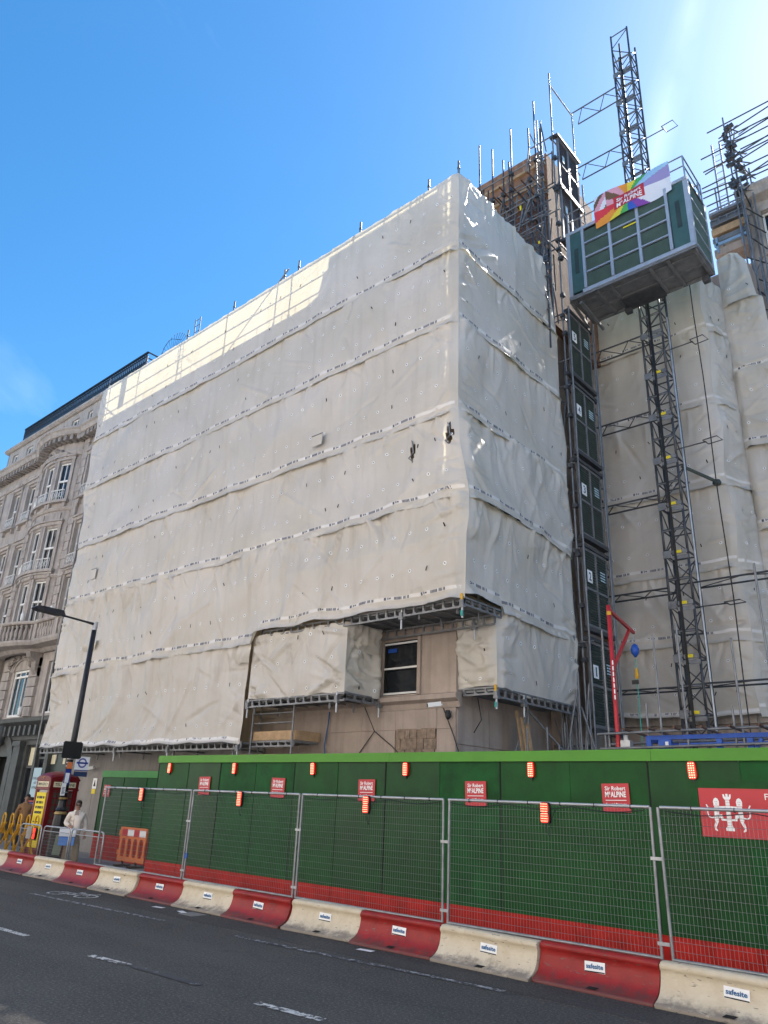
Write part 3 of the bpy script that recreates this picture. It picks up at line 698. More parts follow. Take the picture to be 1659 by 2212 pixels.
# ================================================================== SHEETED SCAFFOLD
def interp(tab, z):
    zs = np.array([a for a, b in tab])[::-1]; vs = np.array([b for a, b in tab])[::-1]
    return np.interp(z, zs, vs)
CX = [(19, 0), (11.3, 0), (10.2, .10), (8.9, .40), (8.2, .44), (7.2, .34), (6.3, .24), (4, .0)]
CY = [(19, 0), (11.3, .0), (8.9, .12), (7.8, .22), (6.3, .06), (4, 0)]
XL = [(18.9, -29.12), (17.5, -29.05), (16.1, -29.0), (13.75, -28.9), (12.5, -28.55), (11.1, -28.45), (10, -28.45), (8.75, -28.52), (7.5, -28.3), (6, -28.42), (4.6, -28.1), (3.4, -28.3)]
class Sheet:
    """one strip of sheeting: end lines a(z), b(z) in plan, outward normal n, hanging from zt to zb"""
    def __init__(s, a, b, n, zt, zb, seed, wrk=1., zbf=None, lowA=.13, hem=True):
        s.a, s.b, s.n, s.zt, s.zb, s.seed, s.wrk, s.zbf, s.lowA, s.hem = a, b, n, zt, zb, seed, wrk, zbf, lowA, hem
        ax, ay = a(np.array([(zt + zb) / 2])); bx, by = b(np.array([(zt + zb) / 2])); s.L = float(np.hypot(bx - ax, by - ay)[0])
        rg = random.Random(seed * 7 + 1); H = zt - zb; s.segs = []; q = rg.uniform(0, .8)
        def seg(q0, d0, ang, ln, wd, am): s.segs.append((q0, d0, math.sin(ang), math.cos(ang), ln, wd, am))
        while q < s.L:                       # fans of creases hanging from each tie along the top seam
            k = rg.choice([0, 1, 1, 2, 3]) if wrk < 1 else rg.choice([1, 2, 3, 4])
            for i in range(k): seg(q + rg.uniform(-.06, .06), 0, rg.gauss(0, .42), rg.uniform(.35, 1.5) * min(1.3, .6 + .5 * wrk), rg.uniform(.03, .07), rg.choice([-1, 1, 1]) * rg.uniform(.02, .06) * (.35 + .75 * wrk))
            q += rg.uniform(.45, 1.3) / (.7 + .4 * wrk)
        for i in range(int(s.L * .42 * (.4 + wrk))):   # long pulls between ties
            seg(rg.uniform(0, s.L), rg.uniform(0, H * .7), rg.choice([-1, 1]) * rg.uniform(.35, 1.35), rg.uniform(.9, 3.2), rg.uniform(.035, .075), rg.choice([-1, 1]) * rg.uniform(.015, .055) * (.4 + .6 * wrk))
        for e in (0, s.L):                   # pulls from the laced edges
            for i in range(int(3 + 4 * wrk)): seg(e, rg.uniform(0, H), (1 if e == 0 else -1) * rg.uniform(.7, 2.2), rg.uniform(.5, 1.8), rg.uniform(.03, .06), rg.choice([-1, 1]) * rg.uniform(.02, .06) * (.4 + .6 * wrk))
    def bottom(s, u):
        q = u * s.L; z = s.zb + .075 * (fbm(q * .7, q * 0 + 3, s.seed, 3) - .5) * 2 * min(1, s.wrk) - .035 * np.abs(np.sin(q * 2.1 + s.seed))
        return z if s.zbf is None else np.where(s.zbf(u) > s.zb, s.zbf(u) + (z - s.zb) * .6, z)
    def pos(s, u, v, off=0.):
        u, v = np.broadcast_arrays(np.asarray(u, float), np.asarray(v, float))
        zb = s.bottom(u); z = s.zt + (zb - s.zt) * v
        ax, ay = s.a(z); bx, by = s.b(z); q = u * s.L; d = s.zt - z; sd = s.seed
        warp = .7 * fbm(q * .5, z * .5, sd + 40, 3)
        low = s.lowA * 1.0 * (fbm(q * .33, z * .33, sd + 1, 3) - .45) * np.sin(np.pi * np.clip(v, 0, 1))
        pleat = .07 * s.wrk * np.exp(-d / .75) * ridge(q * 1.7 + warp, z * .16, sd + 2) * sstep(.2, .55, vnoise(q * .5, z * 0, sd + 9))
        pleat2 = .055 * s.wrk * np.exp(-d / .33) * ridge(q * 4.6 + warp, z * .3, sd + 3)
        mk = sstep(.42, .62, fbm(q * .25, z * .35, sd + 4, 2)); mk2 = sstep(.45, .65, fbm(q * .3, z * .3, sd + 6, 2))
        dg1 = s.wrk * mk * (.06 * ridge(q * .55 + z * .42 + warp, z * .2 - q * .05, sd + 5) + (.03) * ridge(q * 1.6 + z * .9 + warp, z * .3 - q * .1, sd + 15))
        dg2 = s.wrk * mk2 * (.05 * ridge(q * .6 - z * .55 + warp, z * .25, sd + 7) + (.03) * ridge(q * 1.7 - z * 1.1 + warp, z * .3, sd + 17))
        vert = .03 * s.wrk * ridge(q * 1.1 + warp * .8, z * .12, sd + 19) * sstep(.4, .6, vnoise(q * .35, z * .2, sd + 20))
        fine = .022 * s.wrk * (fbm(q * 3.2, z * 3.2, sd + 8, 3) - .5) + vert
        for (q0, d0, sa, ca, ln, wd, am) in s.segs:
            al = ((q - q0) * sa + (d - d0) * ca) / ln; pe = (q - q0) * ca - (d - d0) * sa
            fine = fine + am * np.exp(-(pe / (wd * (.6 + .7 * np.clip(al, 0, 1)))) ** 2) * sstep(-.05, .1, al) * (1 - sstep(.35, 1., al))
        edge = sstep(0, .2, q) * sstep(0, .2, s.L - q)
        gat = .07 * s.wrk * np.exp(-np.minimum(q, s.L - q) / .5) * (ridge(z * 1.7 + q * .6, q * .4, sd + 11) - .3)
        dsp = (low + pleat + pleat2 + dg1 + dg2 + fine) * edge + gat * (1 - np.exp(-np.minimum(q, s.L - q) / .1))
        if s.hem: dsp = dsp + .10 * np.exp(-((1 - v) * (s.zt - s.zb) / .06) ** 2) * (.6 + .8 * fbm(q * 1.5, q * 0, sd + 12, 2)) * edge
        dsp = dsp + .03 * (1 - sstep(0, .05, v)) * -1 + off
        return np.stack([ax + (bx - ax) * u + s.n[0] * dsp, ay + (by - ay) * u + s.n[1] * dsp, z], -1)
    def build(s, parent, name='sheet', holes=(), du=.06, dv=.055):
        nu = max(4, int(s.L / du)); nv = max(6, int((s.zt - s.zb) / dv))
        U, Vv = np.meshgrid(np.linspace(0, 1, nu + 1), np.linspace(0, 1, nv + 1))
        P = s.pos(U, Vv).reshape(-1, 3)
        i = (np.arange(nv)[:, None] * (nu + 1) + np.arange(nu)[None, :]).ravel()
        Fq = np.stack([i, i + nu + 1, i + nu + 2, i + 1], -1)
        if holes:
            C = P[Fq].mean(1); keep = np.ones(len(Fq), bool)
            for (hx, hz, hw, hh, ln) in holes: keep &= ~(np.abs((C[:, 0] - hx - ln * (C[:, 2] - hz)) / hw) + np.abs((C[:, 2] - hz) / hh) < 1)
            Fq = Fq[keep]
        me = bpy.data.meshes.new(name); me.from_pydata(P.tolist(), [], Fq.tolist()); me.update()
        me.polygons.foreach_set('use_smooth', [True] * len(me.polygons))
        o = link(name, me, M_SHEET, parent)
        return o
    def strip(s, ob, name, m, h0, h1, off, u0=0., u1=1., n=None):
        """ribbon h0..h1 metres above the hem"""
        n = n or max(4, int(s.L * (u1 - u0) / .12)); H = s.zt - s.zb
        U, Vv = np.meshgrid(np.linspace(u0, u1, n + 1), np.array([1 - h1 / H, 1 - h0 / H]))
        P = s.pos(U, Vv, off).reshape(-1, 3); mb = MB(); mb.v = P.tolist(); mb.f = [(k, k + n + 1, k + n + 2, k + 1) for k in range(n)]
        return link(name, mb, m, ob, True)
    def tape(s, ob, h=.24):
        H = s.zt - s.zb
        if s.L < 1.: return
        t = s.strip(ob, 'tape', M_TAPE, h, h + .09, .007, .004, .996)
        rg = random.Random(s.seed); q = .15; qs = []
        while q < s.L - 1.1:
            for (a, b, c0, c1) in [(0, .06, .008, .082), (.1, .13, .02, .08), (.15, .2, .03, .07)]: qs.append((q + a, q + b, c0, c1))
            a = .30
            for k in range(13):
                wd = rg.choice([.018, .026, .03])
                if k not in (6, 10): qs.append((q + a, q + a + wd, .008, .08))
                a += wd + .011
            q += 1.12
        if not qs: return
        Q = np.array(qs); u = np.stack([Q[:, 0], Q[:, 1], Q[:, 1], Q[:, 0]], -1) / s.L; hh = h + np.stack([Q[:, 2], Q[:, 2], Q[:, 3], Q[:, 3]], -1)
        P = s.pos(u, 1 - hh / H, .012).reshape(-1, 3); mb = MB(); mb.v = P.tolist(); mb.f = [tuple(range(4 * k, 4 * k + 4)) for k in range(len(qs))]
        o = link('tape_print', mb, M_PRINT, t); o['kind'] = 'stuff'
    def eyelets(s, ob, rows=(.3, .68), step=.52):
        rg = random.Random(s.seed + 5); H = s.zt - s.zb; w = MB(); k_ = MB()
        for rw in rows:
            q = .2 + rg.random() * .3
            while q < s.L - .15:
                u = q / s.L; v = rw + rg.uniform(-.012, .012); slit = rg.random() < .15
                P = s.pos(np.array([u, u + .02 / s.L, u]), np.array([v, v, v + .02 / H]), .014)
                c = Vector(P[0]); t = (Vector(P[1]) - c).normalized(); b = (Vector(P[2]) - c).normalized()
                if not slit:
                    r = .046; n = 8
                    w.add([c + t * r * math.cos(6.283 * i / n) + b * r * math.sin(6.283 * i / n) for i in range(n)], [tuple(range(n))])
                nn = t.cross(b); nn = nn if nn.x * s.n[0] + nn.y * s.n[1] > 0 else -nn
                a = rg.uniform(-.6, .6); c = c + nn * .004
                d1 = (b * math.cos(a) + t * math.sin(a)) * (.055 if slit else .018); d2 = (t * math.cos(a) - b * math.sin(a)) * (.014 if slit else .012)
                k_.add([c - d1 - d2, c - d1 + d2, c + d1 + d2, c + d1 - d2], [(0, 1, 2, 3)])
                q += step * rg.uniform(.93, 1.07)
        if w.v: link('eyelet_discs', w, M_EYE, ob)['kind'] = 'stuff'
        if k_.v: link('eyelet_slits', k_, M_BLACKM, ob)['kind'] = 'stuff'

ZB = [18.82, 16.12, 13.78, 11.12, 8.74, 6.05, 3.5]
SC = thing('sheeted_scaffold', 'huge scaffold wrapped in white plastic sheeting around the corner building', 'scaffold', (-19, 13, 0))
Lf = lambda z: (interp(XL, z) + .05 * np.sin(z * 3.1), 13 + 0 * z)
Rc = lambda z: (-9.45 + interp(CX, z), 13 - interp(CY, z))
for k in range(5):
    zbf = None
    if k == 4: zbf = lambda u: np.where(-28.4 + u * 19.2 > -16.2, 6.36 + .02 * np.sin(u * 60), 0)
    S = Sheet(Lf, Rc, (0, -1), ZB[k] + (.10 if k else 0), ZB[k + 1], 11 + k * 17, [.45, .7, .85, 1.05, 1.45][k], zbf, lowA=[.08, .18, .22, .26, .3][k])
    ob = S.build(SC, holes=[(-10.78, 10.35, .11, .36, .05), (-9.62, 10.5, .12, .34, .03)] if k == 3 else ())
    S.tape(ob); S.eyelets(ob)
    if k == 0:
        rail_y = 13.
S = Sheet(Lf, lambda z: (-16.62 + .02 * np.sin(z * 5), 13 + 0 * z), (0, -1), 6.15, 3.48, 131, 1.5, lowA=.2)
ob = S.build(SC); S.eyelets(ob, (.42, .82)); S.tape(ob, .06)
# sheeted box below the deck, with its return to the wall
S = Sheet(lambda z: (-16.45 + 0 * z, 12.98 + 0 * z), lambda z: (-12.8 + 0 * z, 12.98 + 0 * z), (0, -1), 6.27, 4.55, 151, 1.9, lowA=.3, hem=False); ob = S.build(SC, du=.05, dv=.05); S.eyelets(ob, (.12, .5, .9))
S = Sheet(lambda z: (-12.8 + 0 * z, 12.98 + 0 * z), lambda z: (-12.85 + 0 * z, 14.32 + 0 * z), (1, 0), 6.27, 4.55, 163, 1.9, lowA=.25, hem=False); ob = S.build(SC, du=.05, dv=.05); S.eyelets(ob, (.4, .9))
# side face
YE = [(19, 17.75), (18, 18.0), (16.1, 18.35), (13.8, 18.3), (12.4, 18.6), (11.1, 18.45), (9.6, 18.7), (8.7, 18.45), (6.3, 18.5), (4.6, 18.35)]
Re = lambda z: (-9.45 + .02 * z * 0, interp(YE, z))
for k in range(5):
    zbf = None
    if k == 4: zbf = lambda u: np.where(u < .27, 6.45, 0)
    S = Sheet(Rc, Re, (1, 0), ZB[k] + (.10 if k else 0), ZB[k + 1] + (.25 if k == 4 else 0), 211 + k * 13, [1.15, .85, .8, 1.1, 1.3][k], zbf, lowA=[.2, .22, .25, .34, .3][k])
    ob = S.build(SC, du=.055, dv=.06); S.tape(ob); S.eyelets(ob, (.3, .66), .5)
S = Sheet(lambda z: (-9.42 + 0 * z, 14.5 + 0 * z), Re, (1, 0), 6.45, 4.62, 301, 1.1, lowA=.2, hem=False); ob = S.build(SC, du=.055, dv=.05); S.eyelets(ob, (.35, .8), .6)
S = Sheet(lambda z: (-10.62 + 0 * z, 14.5 + 0 * z), lambda z: (-9.42 + 0 * z, 14.5 + 0 * z), (0, -1), 6.4, 4.68, 313, 1.6, lowA=.2, hem=False); ob = S.build(SC, du=.04, dv=.05); S.eyelets(ob, (.15, .5, .9), .45)
# top roll over the guard rail
tube(SC, 'top_rail', (-29.1, 13.08, 18.8), (-9.5, 13.08, 18.8), .03, M_DARKST)
tube(SC, 'top_rail', (-9.5, 13.08, 18.8), (-9.5, 18.0, 18.5), .03, M_DARKST)
# patches and flaps taped over the sheeting
for (px_, pz, wd, ht) in ((-14.35, 11.75, .42, .34), (-26.4, 9.75, .36, .4)):
    part(SC, 'sheet_patch', M_SHEET, lambda mb: mb.box(px_ - wd / 2, px_ + wd / 2, 12.84, 12.85, pz - ht / 2, pz + ht / 2))
    part(SC, 'patch_tape', M_DECK, lambda mb: mb.box(px_ - wd / 2 - .02, px_ + wd / 2 + .02, 12.83, 12.839, pz + ht / 2 - .01, pz + ht / 2 + .02))
def flap(x0, z0, x1, z1, y):
    def f(mb):
        n = 8; vs = []
        for j in range(n + 1):
            for i in range(n + 1):
                u = i / n; v = j / n; vs.append((x0 + (x1 - x0) * u + .05 * math.sin(v * 5), y - .06 * math.sin(v * 3.1) - .05 * math.sin(u * 9 + v * 3) * v, z0 + (z1 - z0) * v))
        mb.add(vs, [(j * (n + 1) + i, (j + 1) * (n + 1) + i, (j + 1) * (n + 1) + i + 1, j * (n + 1) + i + 1) for j in range(n) for i in range(n)])
    part(SC, 'sheet_flap', M_SHEET, f, True)
flap(-14.75, 7.0, -14.3, 6.35, 12.84); flap(-25.9, 7.1, -25.1, 6.75, 12.8); flap(-16.95, 6.1, -16.4, 5.55, 12.86)
for q in ((-10.78, 10.35), (-9.64, 10.5)):
    part(SC, 'bent_bracket', M_GALV, lambda mb: mb.path([(q[0] - .06, 12.92, q[1] + .34), (q[0] + .06, 12.8, q[1] + .22), (q[0] + .05, 12.86, q[1] - .05), (q[0] - .05, 12.8, q[1] - .2), (q[0] + .04, 12.92, q[1] - .3)], .016, 5))
# standards, ledgers, guard rails
SX = [-29.0, -25.96, -22.97, -19.98, -17.13, -16.39, -13.48, -10.69, -9.6]
for i, X in enumerate(SX):
    zb = 3.1 if X < -16.5 else (4.2 if X < -13 else 6.1)
    tube(SC, 'standard', (X, 13.2, zb), (X, 13.2, 19.5), .034, M_GALV)
    for zz in (18.95, 19.2): tube(SC, 'coupler', (X, 13.2, zz), (X, 13.2, zz + .06), .045, M_DARKST)
    tube(SC, 'inner_standard', (X, 14.05, zb), (X, 14.05, 18.3), .027, M_GALV)
for z in (17.62, 17.28, 18.25): tube(SC, 'guard_rail', (-29.0, 13.24, z), (-9.6, 13.24, z), .022, M_GALV)
for k in range(30): tube(SC, 'guard_upright', (-28.6 + k * .66, 13.24, 17.28), (-28.6 + k * .66, 13.24, 17.62), .018, M_GALV, 6)
for z in (15.6, 14.8, 12.9, 10.3, 8.0): tube(SC, 'ledger', (-29.0, 13.26, z), (-9.7, 13.26, z), .025, M_GALV, 6)
tube(SC, 'brace', (-20.1, 13.12, 16.9), (-16.75, 13.05, 19.25), .027, M_GALV); tube(SC, 'brace', (-29.0, 13.2, 18.3), (-26.9, 13.3, 16.9), .027, M_GALV)
for X in SX: tube(SC, 'transom', (X, 13.2, 16.3), (X, 14.3, 16.3), .025, M_GALV, 6)
for j in range(3): part(SC, 'deck_board', M_DECK, lambda mb: mb.box(-28.9, -9.8, 13.36 + j * .26, 13.5 + j * .26, 16.34, 16.38))
for z in (14.3, 11.7, 9.3):
    part(SC, 'deck', M_DECK, lambda mb: mb.box(-28.6, -9.75, 13.35, 14.3, z, z + .05))
for z in (16.6, 14.4, 11.8, 9.4, 7.0):
    part(SC, 'side_deck', M_DECK, lambda mb: mb.box(-10.4, -9.7, 14.35, 18.2, z, z + .05))
# visible decks and their lattice edge beams
def lattice(root, p0, p1, h=.2, step=.28, name='lattice_beam', m=None):
    p0 = Vector(p0); p1 = Vector(p1); L = (p1 - p0).length; d = (p1 - p0) / L
    def f(mb):
        mb.beam(p0, p1, .05, .04); mb.beam(p0 - Vector((0, 0, h)), p1 - Vector((0, 0, h)), .05, .04)
        n = max(2, int(L / step))
        for k in range(n + 1):
            q = p0 + d * (L * k / n); mb.beam(q - Vector((0, 0, .02)), q - Vector((0, 0, h - .02)), .045, .04)
            if k < n: mb.prism([(0, 0), (.05, 0), (0, .05)], q - Vector((0, 0, h - .02)) + d * .02, d, (0, 0, 1), d.cross(Vector((0, 0, 1))) * .02)
    return part(root, name, m or M_GALV, f)
def jack(root, x, y, z, dn=.35):
    tube(root, 'base_tube', (x, y, z - dn), (x, y, z + .15), .024, M_GALVL)
    part(root, 'bracket', M_GALV, lambda mb: (mb.box(x - .06, x + .06, y - .045, y + .045, z - .12, z - .06), mb.box(x - .045, x + .045, y - .05, y + .05, z - .07, z + .05)))
def deck(x0, x1, y0, y1, z, alongx=True):
    n = max(2, int((y1 - y0 if alongx else x1 - x0) / .24))
    for k in range(n):
        if alongx: part(SC, 'deck_board', M_DECK, lambda mb: mb.box(x0, x1, y0 + (y1 - y0) * k / n + .01, y0 + (y1 - y0) * (k + 1) / n - .01, z, z + .05))
        else: part(SC, 'deck_board', M_DECK, lambda mb: mb.box(x0 + (x1 - x0) * k / n + .01, x0 + (x1 - x0) * (k + 1) / n - .01, y0, y1, z, z + .05))
deck(-28.2, -16.6, 13.1, 14.25, 3.42); deck(-16.5, -12.8, 13.0, 14.3, 4.47); deck(-12.9, -9.25, 12.95, 14.45, 6.3, True); deck(-10.6, -9.45, 14.5, 18.3, 4.56, False)
lattice(SC, (-28.25, 13.03, 3.46), (-16.6, 13.03, 3.46), .17); lattice(SC, (-16.5, 12.97, 4.52), (-12.75, 12.97, 4.52), .17); lattice(SC, (-12.75, 12.97, 4.52), (-12.75, 14.3, 4.52), .15)
lattice(SC, (-16.0, 12.95, 6.36), (-12.9, 12.95, 6.36), .14); lattice(SC, (-12.9, 12.93, 6.36), (-9.22, 12.93, 6.36), .2); lattice(SC, (-9.22, 12.93, 6.36), (-9.22, 14.4, 6.36), .16); lattice(SC, (-9.4, 14.5, 4.62), (-9.4, 18.35, 4.62), .2); lattice(SC, (-10.62, 14.48, 4.64), (-9.42, 14.48, 4.64), .14)
lattice(SC, (-12.9, 14.25, 6.24), (-9.3, 14.25, 6.24), .2)
for X in (-27.8, -25.96, -22.97, -19.98, -17.2): tube(SC, 'inner_ledger', (X, 13.05, 3.3), (X, 14.3, 3.3), .024, M_GALV)
for k in range(9): tube(SC, 'transom', (-12.7 + k * .42, 12.98, 6.27), (-12.7 + k * .42, 14.4, 6.27), .02, M_GALV, 6)
for k in range(8): tube(SC, 'transom', (-16.3 + k * .48, 13.0, 4.44), (-16.3 + k * .48, 14.3, 4.44), .02, M_GALV, 6)
for X in (-26.0, -23.0, -20.0, -16.7): jack(SC, X, 13.0, 3.34)
for (X, Y, Z) in ((-16.4, 12.96, 4.42), (-13.0, 12.95, 4.42), (-12.75, 14.2, 4.42), (-11.0, 12.92, 6.2), (-9.25, 12.9, 6.25), (-10.6, 14.45, 4.5), (-9.42, 14.46, 4.5), (-9.4, 15.6, 4.45), (-9.4, 18.3, 4.45), (-9.9, 14.3, 6.1)): jack(SC, X, Y, Z)
for (X, Y, Z) in ((-9.25, 12.88, 6.3), (-9.43, 14.44, 4.55)):
    part(SC, 'yellow_collar', M_YEL, lambda mb: mb.lathe([(.033, 0), (.033, .14)], (X, Y, Z), 8)); part(SC, 'green_cap', M_ROPE, lambda mb: mb.lathe([(.03, 0), (.03, .12)], (X, Y, Z - .36), 8))
# small side platform with toe boards next to the low sheet
deck(-16.6, -14.9, 13.4, 14.25, 3.45)
part(SC, 'toe_board', M_TIMB, lambda mb: (mb.box(-16.55, -14.85, 13.36, 13.4, 3.52, 3.75), mb.box(-14.88, -14.84, 13.4, 14.25, 3.52, 3.75)))
for X in (-16.55, -14.9):
    tube(SC, 'standard', (X, 13.3, 3.0), (X, 13.3, 4.5), .025, M_GALV)
for z in (3.95, 4.2): tube(SC, 'guard_rail', (-16.5, 13.3, z), (-14.9, 13.3, z), .022, M_GALV)
tube(SC, 'brace', (-14.9, 13.3, 3.1), (-16.4, 14.2, 2.6), .022, M_GALV)
lattice(SC, (-16.6, 13.33, 3.48), (-14.85, 13.33, 3.48), .12)

# ------------------------------------------------------------------ second sheeted scaffold in the recess
S2 = thing('recess_scaffold', 'sheeted scaffold set back behind the hoist mast, in folded grey-white sheets', 'scaffold', (-6, 22, 0))
ZR = [19.3, 17.0, 14.25, 11.5, 8.85, 6.75, 4.72]
fb = lambda z: (-10.1 + 0 * z, 22 + 0 * z); fe = lambda z: (-5.95 + .06 * np.sin(z * 2), 22.0 + 0 * z); ge = lambda z: (-5.6 + 0 * z, 23.1 + 0 * z)
for k in range(6):
    S = Sheet(fb, fe, (0, -1), ZR[k] + (.1 if k else 0), ZR[k + 1], 401 + k * 7, .95, lowA=.1); ob = S.build(S2, du=.06, dv=.06); S.tape(ob, .26 if k < 5 else .05); S.eyelets(ob, (.3, .7), .55)
    S = Sheet(fe, ge, (1, -.3), ZR[k] + (.1 if k else 0) - .08, ZR[k + 1] - .08, 451 + k * 7, 1., lowA=.1); ob = S.build(S2, du=.06, dv=.06); S.tape(ob, .26); S.eyelets(ob, (.3, .7), .4)
ZC = [20.35, 18.3, 15.6, 12.9, 10.2, 7.5, 5.0]
XC = [(20.6, -5.0), (20.2, -4.85), (19.9, -4.68), (19.1, -4.6), (18.4, -4.53), (18.25, -4.36), (17.3, -4.34), (15.7, -4.2), (15.4, -4.0), (12.9, -3.6), (5, -2.4)]
for k in range(6):
    S = Sheet(ge, lambda z: (interp(XC, z), 23.1 + 0 * z), (0, -1), ZC[k] + (.1 if k else 0), ZC[k + 1], 501 + k * 7, 1.25, lowA=.12); ob = S.build(S2, du=.06, dv=.065); S.tape(ob); S.eyelets(ob, (.3, .7), .55)
for X in (-9.9, -8.0, -6.1): tube(S2, 'standard', (X, 22.2, .1), (X, 22.2, 19.5), .026, M_GALV)
for X in (-5.3, -4.3, -3.0): tube(S2, 'standard', (X, 23.4, .1), (X, 23.4, 20.), .026, M_GALV)
for z in (6.6, 9.2, 12, 14.5, 17): tube(S2, 'ledger', (-9.9, 22.25, z), (-6.0, 22.25, z), .024, M_GALV); tube(S2, 'ledger', (-5.5, 23.45, z), (-2., 23.45, z), .024, M_GALV)
# ================================================================== HOIST
V3 = Vector
HC = thing('hoist_cage', 'dark green passenger hoist cage with louvred panels and roof guard rails', 'hoist', (-7.1, 19.6, 17.75))
cx0, cx1, cy0, cy1, cz0, cz1 = -9.1, -5.0, 18.7, 20.3, 17.78, 20.38
part(HC, 'floor', M_DECK, lambda mb: mb.box(cx0, cx1, cy0, cy1, cz0 - .06, cz0))
part(HC, 'roof', M_GALV, lambda mb: mb.box(cx0, cx1, cy0, cy1, cz1 - .05, cz1))
for (x, y) in ((cx0, cy0), (cx1 - .14, cy0), (cx0, cy1 - .14), (cx1 - .14, cy1 - .14)):
    part(HC, 'corner_post', M_ALU, lambda mb: mb.box(x, x + .14, y, y + .14, cz0, cz1 - .05))
part(HC, 'bottom_rail', M_ALU, lambda mb: mb.box(cx0 + .5, cx1, cy0 - .03, cy0 + .02, cz0 - .06, cz0 + .08))
part(HC, 'top_rail', M_ALU, lambda mb: mb.box(cx0, cx1, cy0 - .025, cy0 + .02, cz1 - .12, cz1))
for a, b in ((cx0 + .14, cx0 + .55), (cx1 - .62, cx1 - .14)):
    p_ = part(HC, 'side_panel', M_CAGE, lambda mb: mb.box(a, b, cy0 + .01, cy0 + .05, cz0 + .09, cz1 - .12))
    link('vent_slot', MB().box((a + b) / 2 - .07, (a + b) / 2 + .07, cy0 - .002, cy0 + .01, 18.6, 19.6), M_GATE, p_)
def louvre(mb, P0, ux, uz, wd, ht, n, dep, nrm):
    """corrugated panel"""
    vs = []; P0 = V3(P0); ux = V3(ux); uz = V3(uz); nrm = V3(nrm)
    for k in range(2 * n + 1):
        z = ht * k / (2 * n); d = dep if k % 2 else 0
        vs += [P0 + uz * z + nrm * d, P0 + ux * wd + uz * z + nrm * d]
    mb.add(vs, [(2 * k, 2 * k + 1, 2 * k + 3, 2 * k + 2) for k in range(2 * n)])
dx0, dx1 = cx0 + .62, cx1 - .68; cw = (dx1 - dx0) / 3; ch = (cz1 - .16 - cz0 - .1) / 4
for i in range(3):
    for j in range(4):
        part(HC, 'louvre_panel', M_LOUV, lambda mb: louvre(mb, (dx0 + i * cw + .04, cy0 + .045, cz0 + .1 + j * ch + .03), (1, 0, 0), (0, 0, 1), cw - .08, ch - .06, 6, .06, (0, -1, 0)))
for i in range(4): part(HC, 'door_stile', M_ALU, lambda mb: mb.box(dx0 + i * cw - .045, dx0 + i * cw + .045, cy0 - .06, cy0 + .01, cz0 + .09, cz1 - .14))
for j in range(1, 4): part(HC, 'door_rail', M_ALU, lambda mb: [mb.box(dx0 + i * cw + .046, dx0 + (i + 1) * cw - .046, cy0 - .05, cy0 + .01, cz0 + .1 + j * ch - .025, cz0 + .1 + j * ch + .025) for i in range(3)])
part(HC, 'door_handle', M_YSIGN, lambda mb: mb.box(dx0 + 1.5 * cw, dx0 + 1.95 * cw, cy0 - .065, cy0 - .052, cz0 + .1 + 2.7 * ch, cz0 + .1 + 2.78 * ch))
# right-hand side of the cage
for j in range(4):
    part(HC, 'louvre_panel', M_LOUV, lambda mb: louvre(mb, (cx1 - .02, cy0 + .16, cz0 + .08 + j * ch * 1.02), (0, 1, 0), (0, 0, 1), cy1 - cy0 - .32, ch - .05, 8, .02, (1, 0, 0)))
    part(HC, 'side_rail', M_ALU, lambda mb: mb.box(cx1 - .03, cx1 + .012, cy0 + .14, cy1 - .14, cz0 + .02 + j * ch * 1.02, cz0 + .07 + j * ch * 1.02))
for j in range(2): part(HC, 'louvre_panel', M_LOUV, lambda mb: louvre(mb, (cx0 + .02, cy1 - .16, cz0 + .08 + j * 1.2), (0, -1, 0), (0, 0, 1), cy1 - cy0 - .32, 1.1, 16, .02, (-1, 0, 0)))
part(HC, 'back_panel', M_CAGE, lambda mb: mb.box(cx0 + .14, cx1 - .14, cy1 - .06, cy1 - .02, cz0, cz1 - .06))
# underside beams
for x in (cx0 + .1, cx0 + .9, -7.75, -6.45, cx1 - .9, cx1 - .1): part(HC, 'floor_beam', M_DECK, lambda mb: mb.box(x - .05, x + .05, cy0 + .02, cy1 - .02, cz0 - .14, cz0 - .062))
for y in (cy0 + .35, cy0 + .95, cy0 + 1.55): part(HC, 'floor_joist', M_GALV, lambda mb: mb.box(cx0 + .05, cx1 - .05, y - .03, y + .03, cz0 - .12, cz0 - .064))
part(HC, 'edge_beam', M_DECK, lambda mb: (mb.box(cx0, cx1, cy0 + .0, cy0 + .06, cz0 - .14, cz0 - .061), mb.box(cx0, cx1, cy1 - .06, cy1, cz0 - .14, cz0 - .061)))
part(HC, 'drive_plate', M_DARKST, lambda mb: mb.box(-7.75, -6.5, cy0 + .9, cy1, cz0 - .2, cz0 - .14))
for (x, y) in ((cx1 - .25, cy1 - .1), (-7.75, cy1 - .1)): part(HC, 'buffer', M_DARKST, lambda mb: mb.box(x - .1, x + .1, y - .1, y + .1, cz0 - .34, cz0 - .14))
# loading ramp frame on the left
part(HC, 'ramp_frame', M_DECK, lambda mb: (mb.beam((cx0, cy0 + .1, cz0 - .1), (cx0 - .1, cy1, cz0 - .25), .08, .1), mb.beam((cx0 + .35, cy0 + .1, cz0 - .28), (cx0 + .3, cy1 + .2, cz0 - .35), .08, .1)))
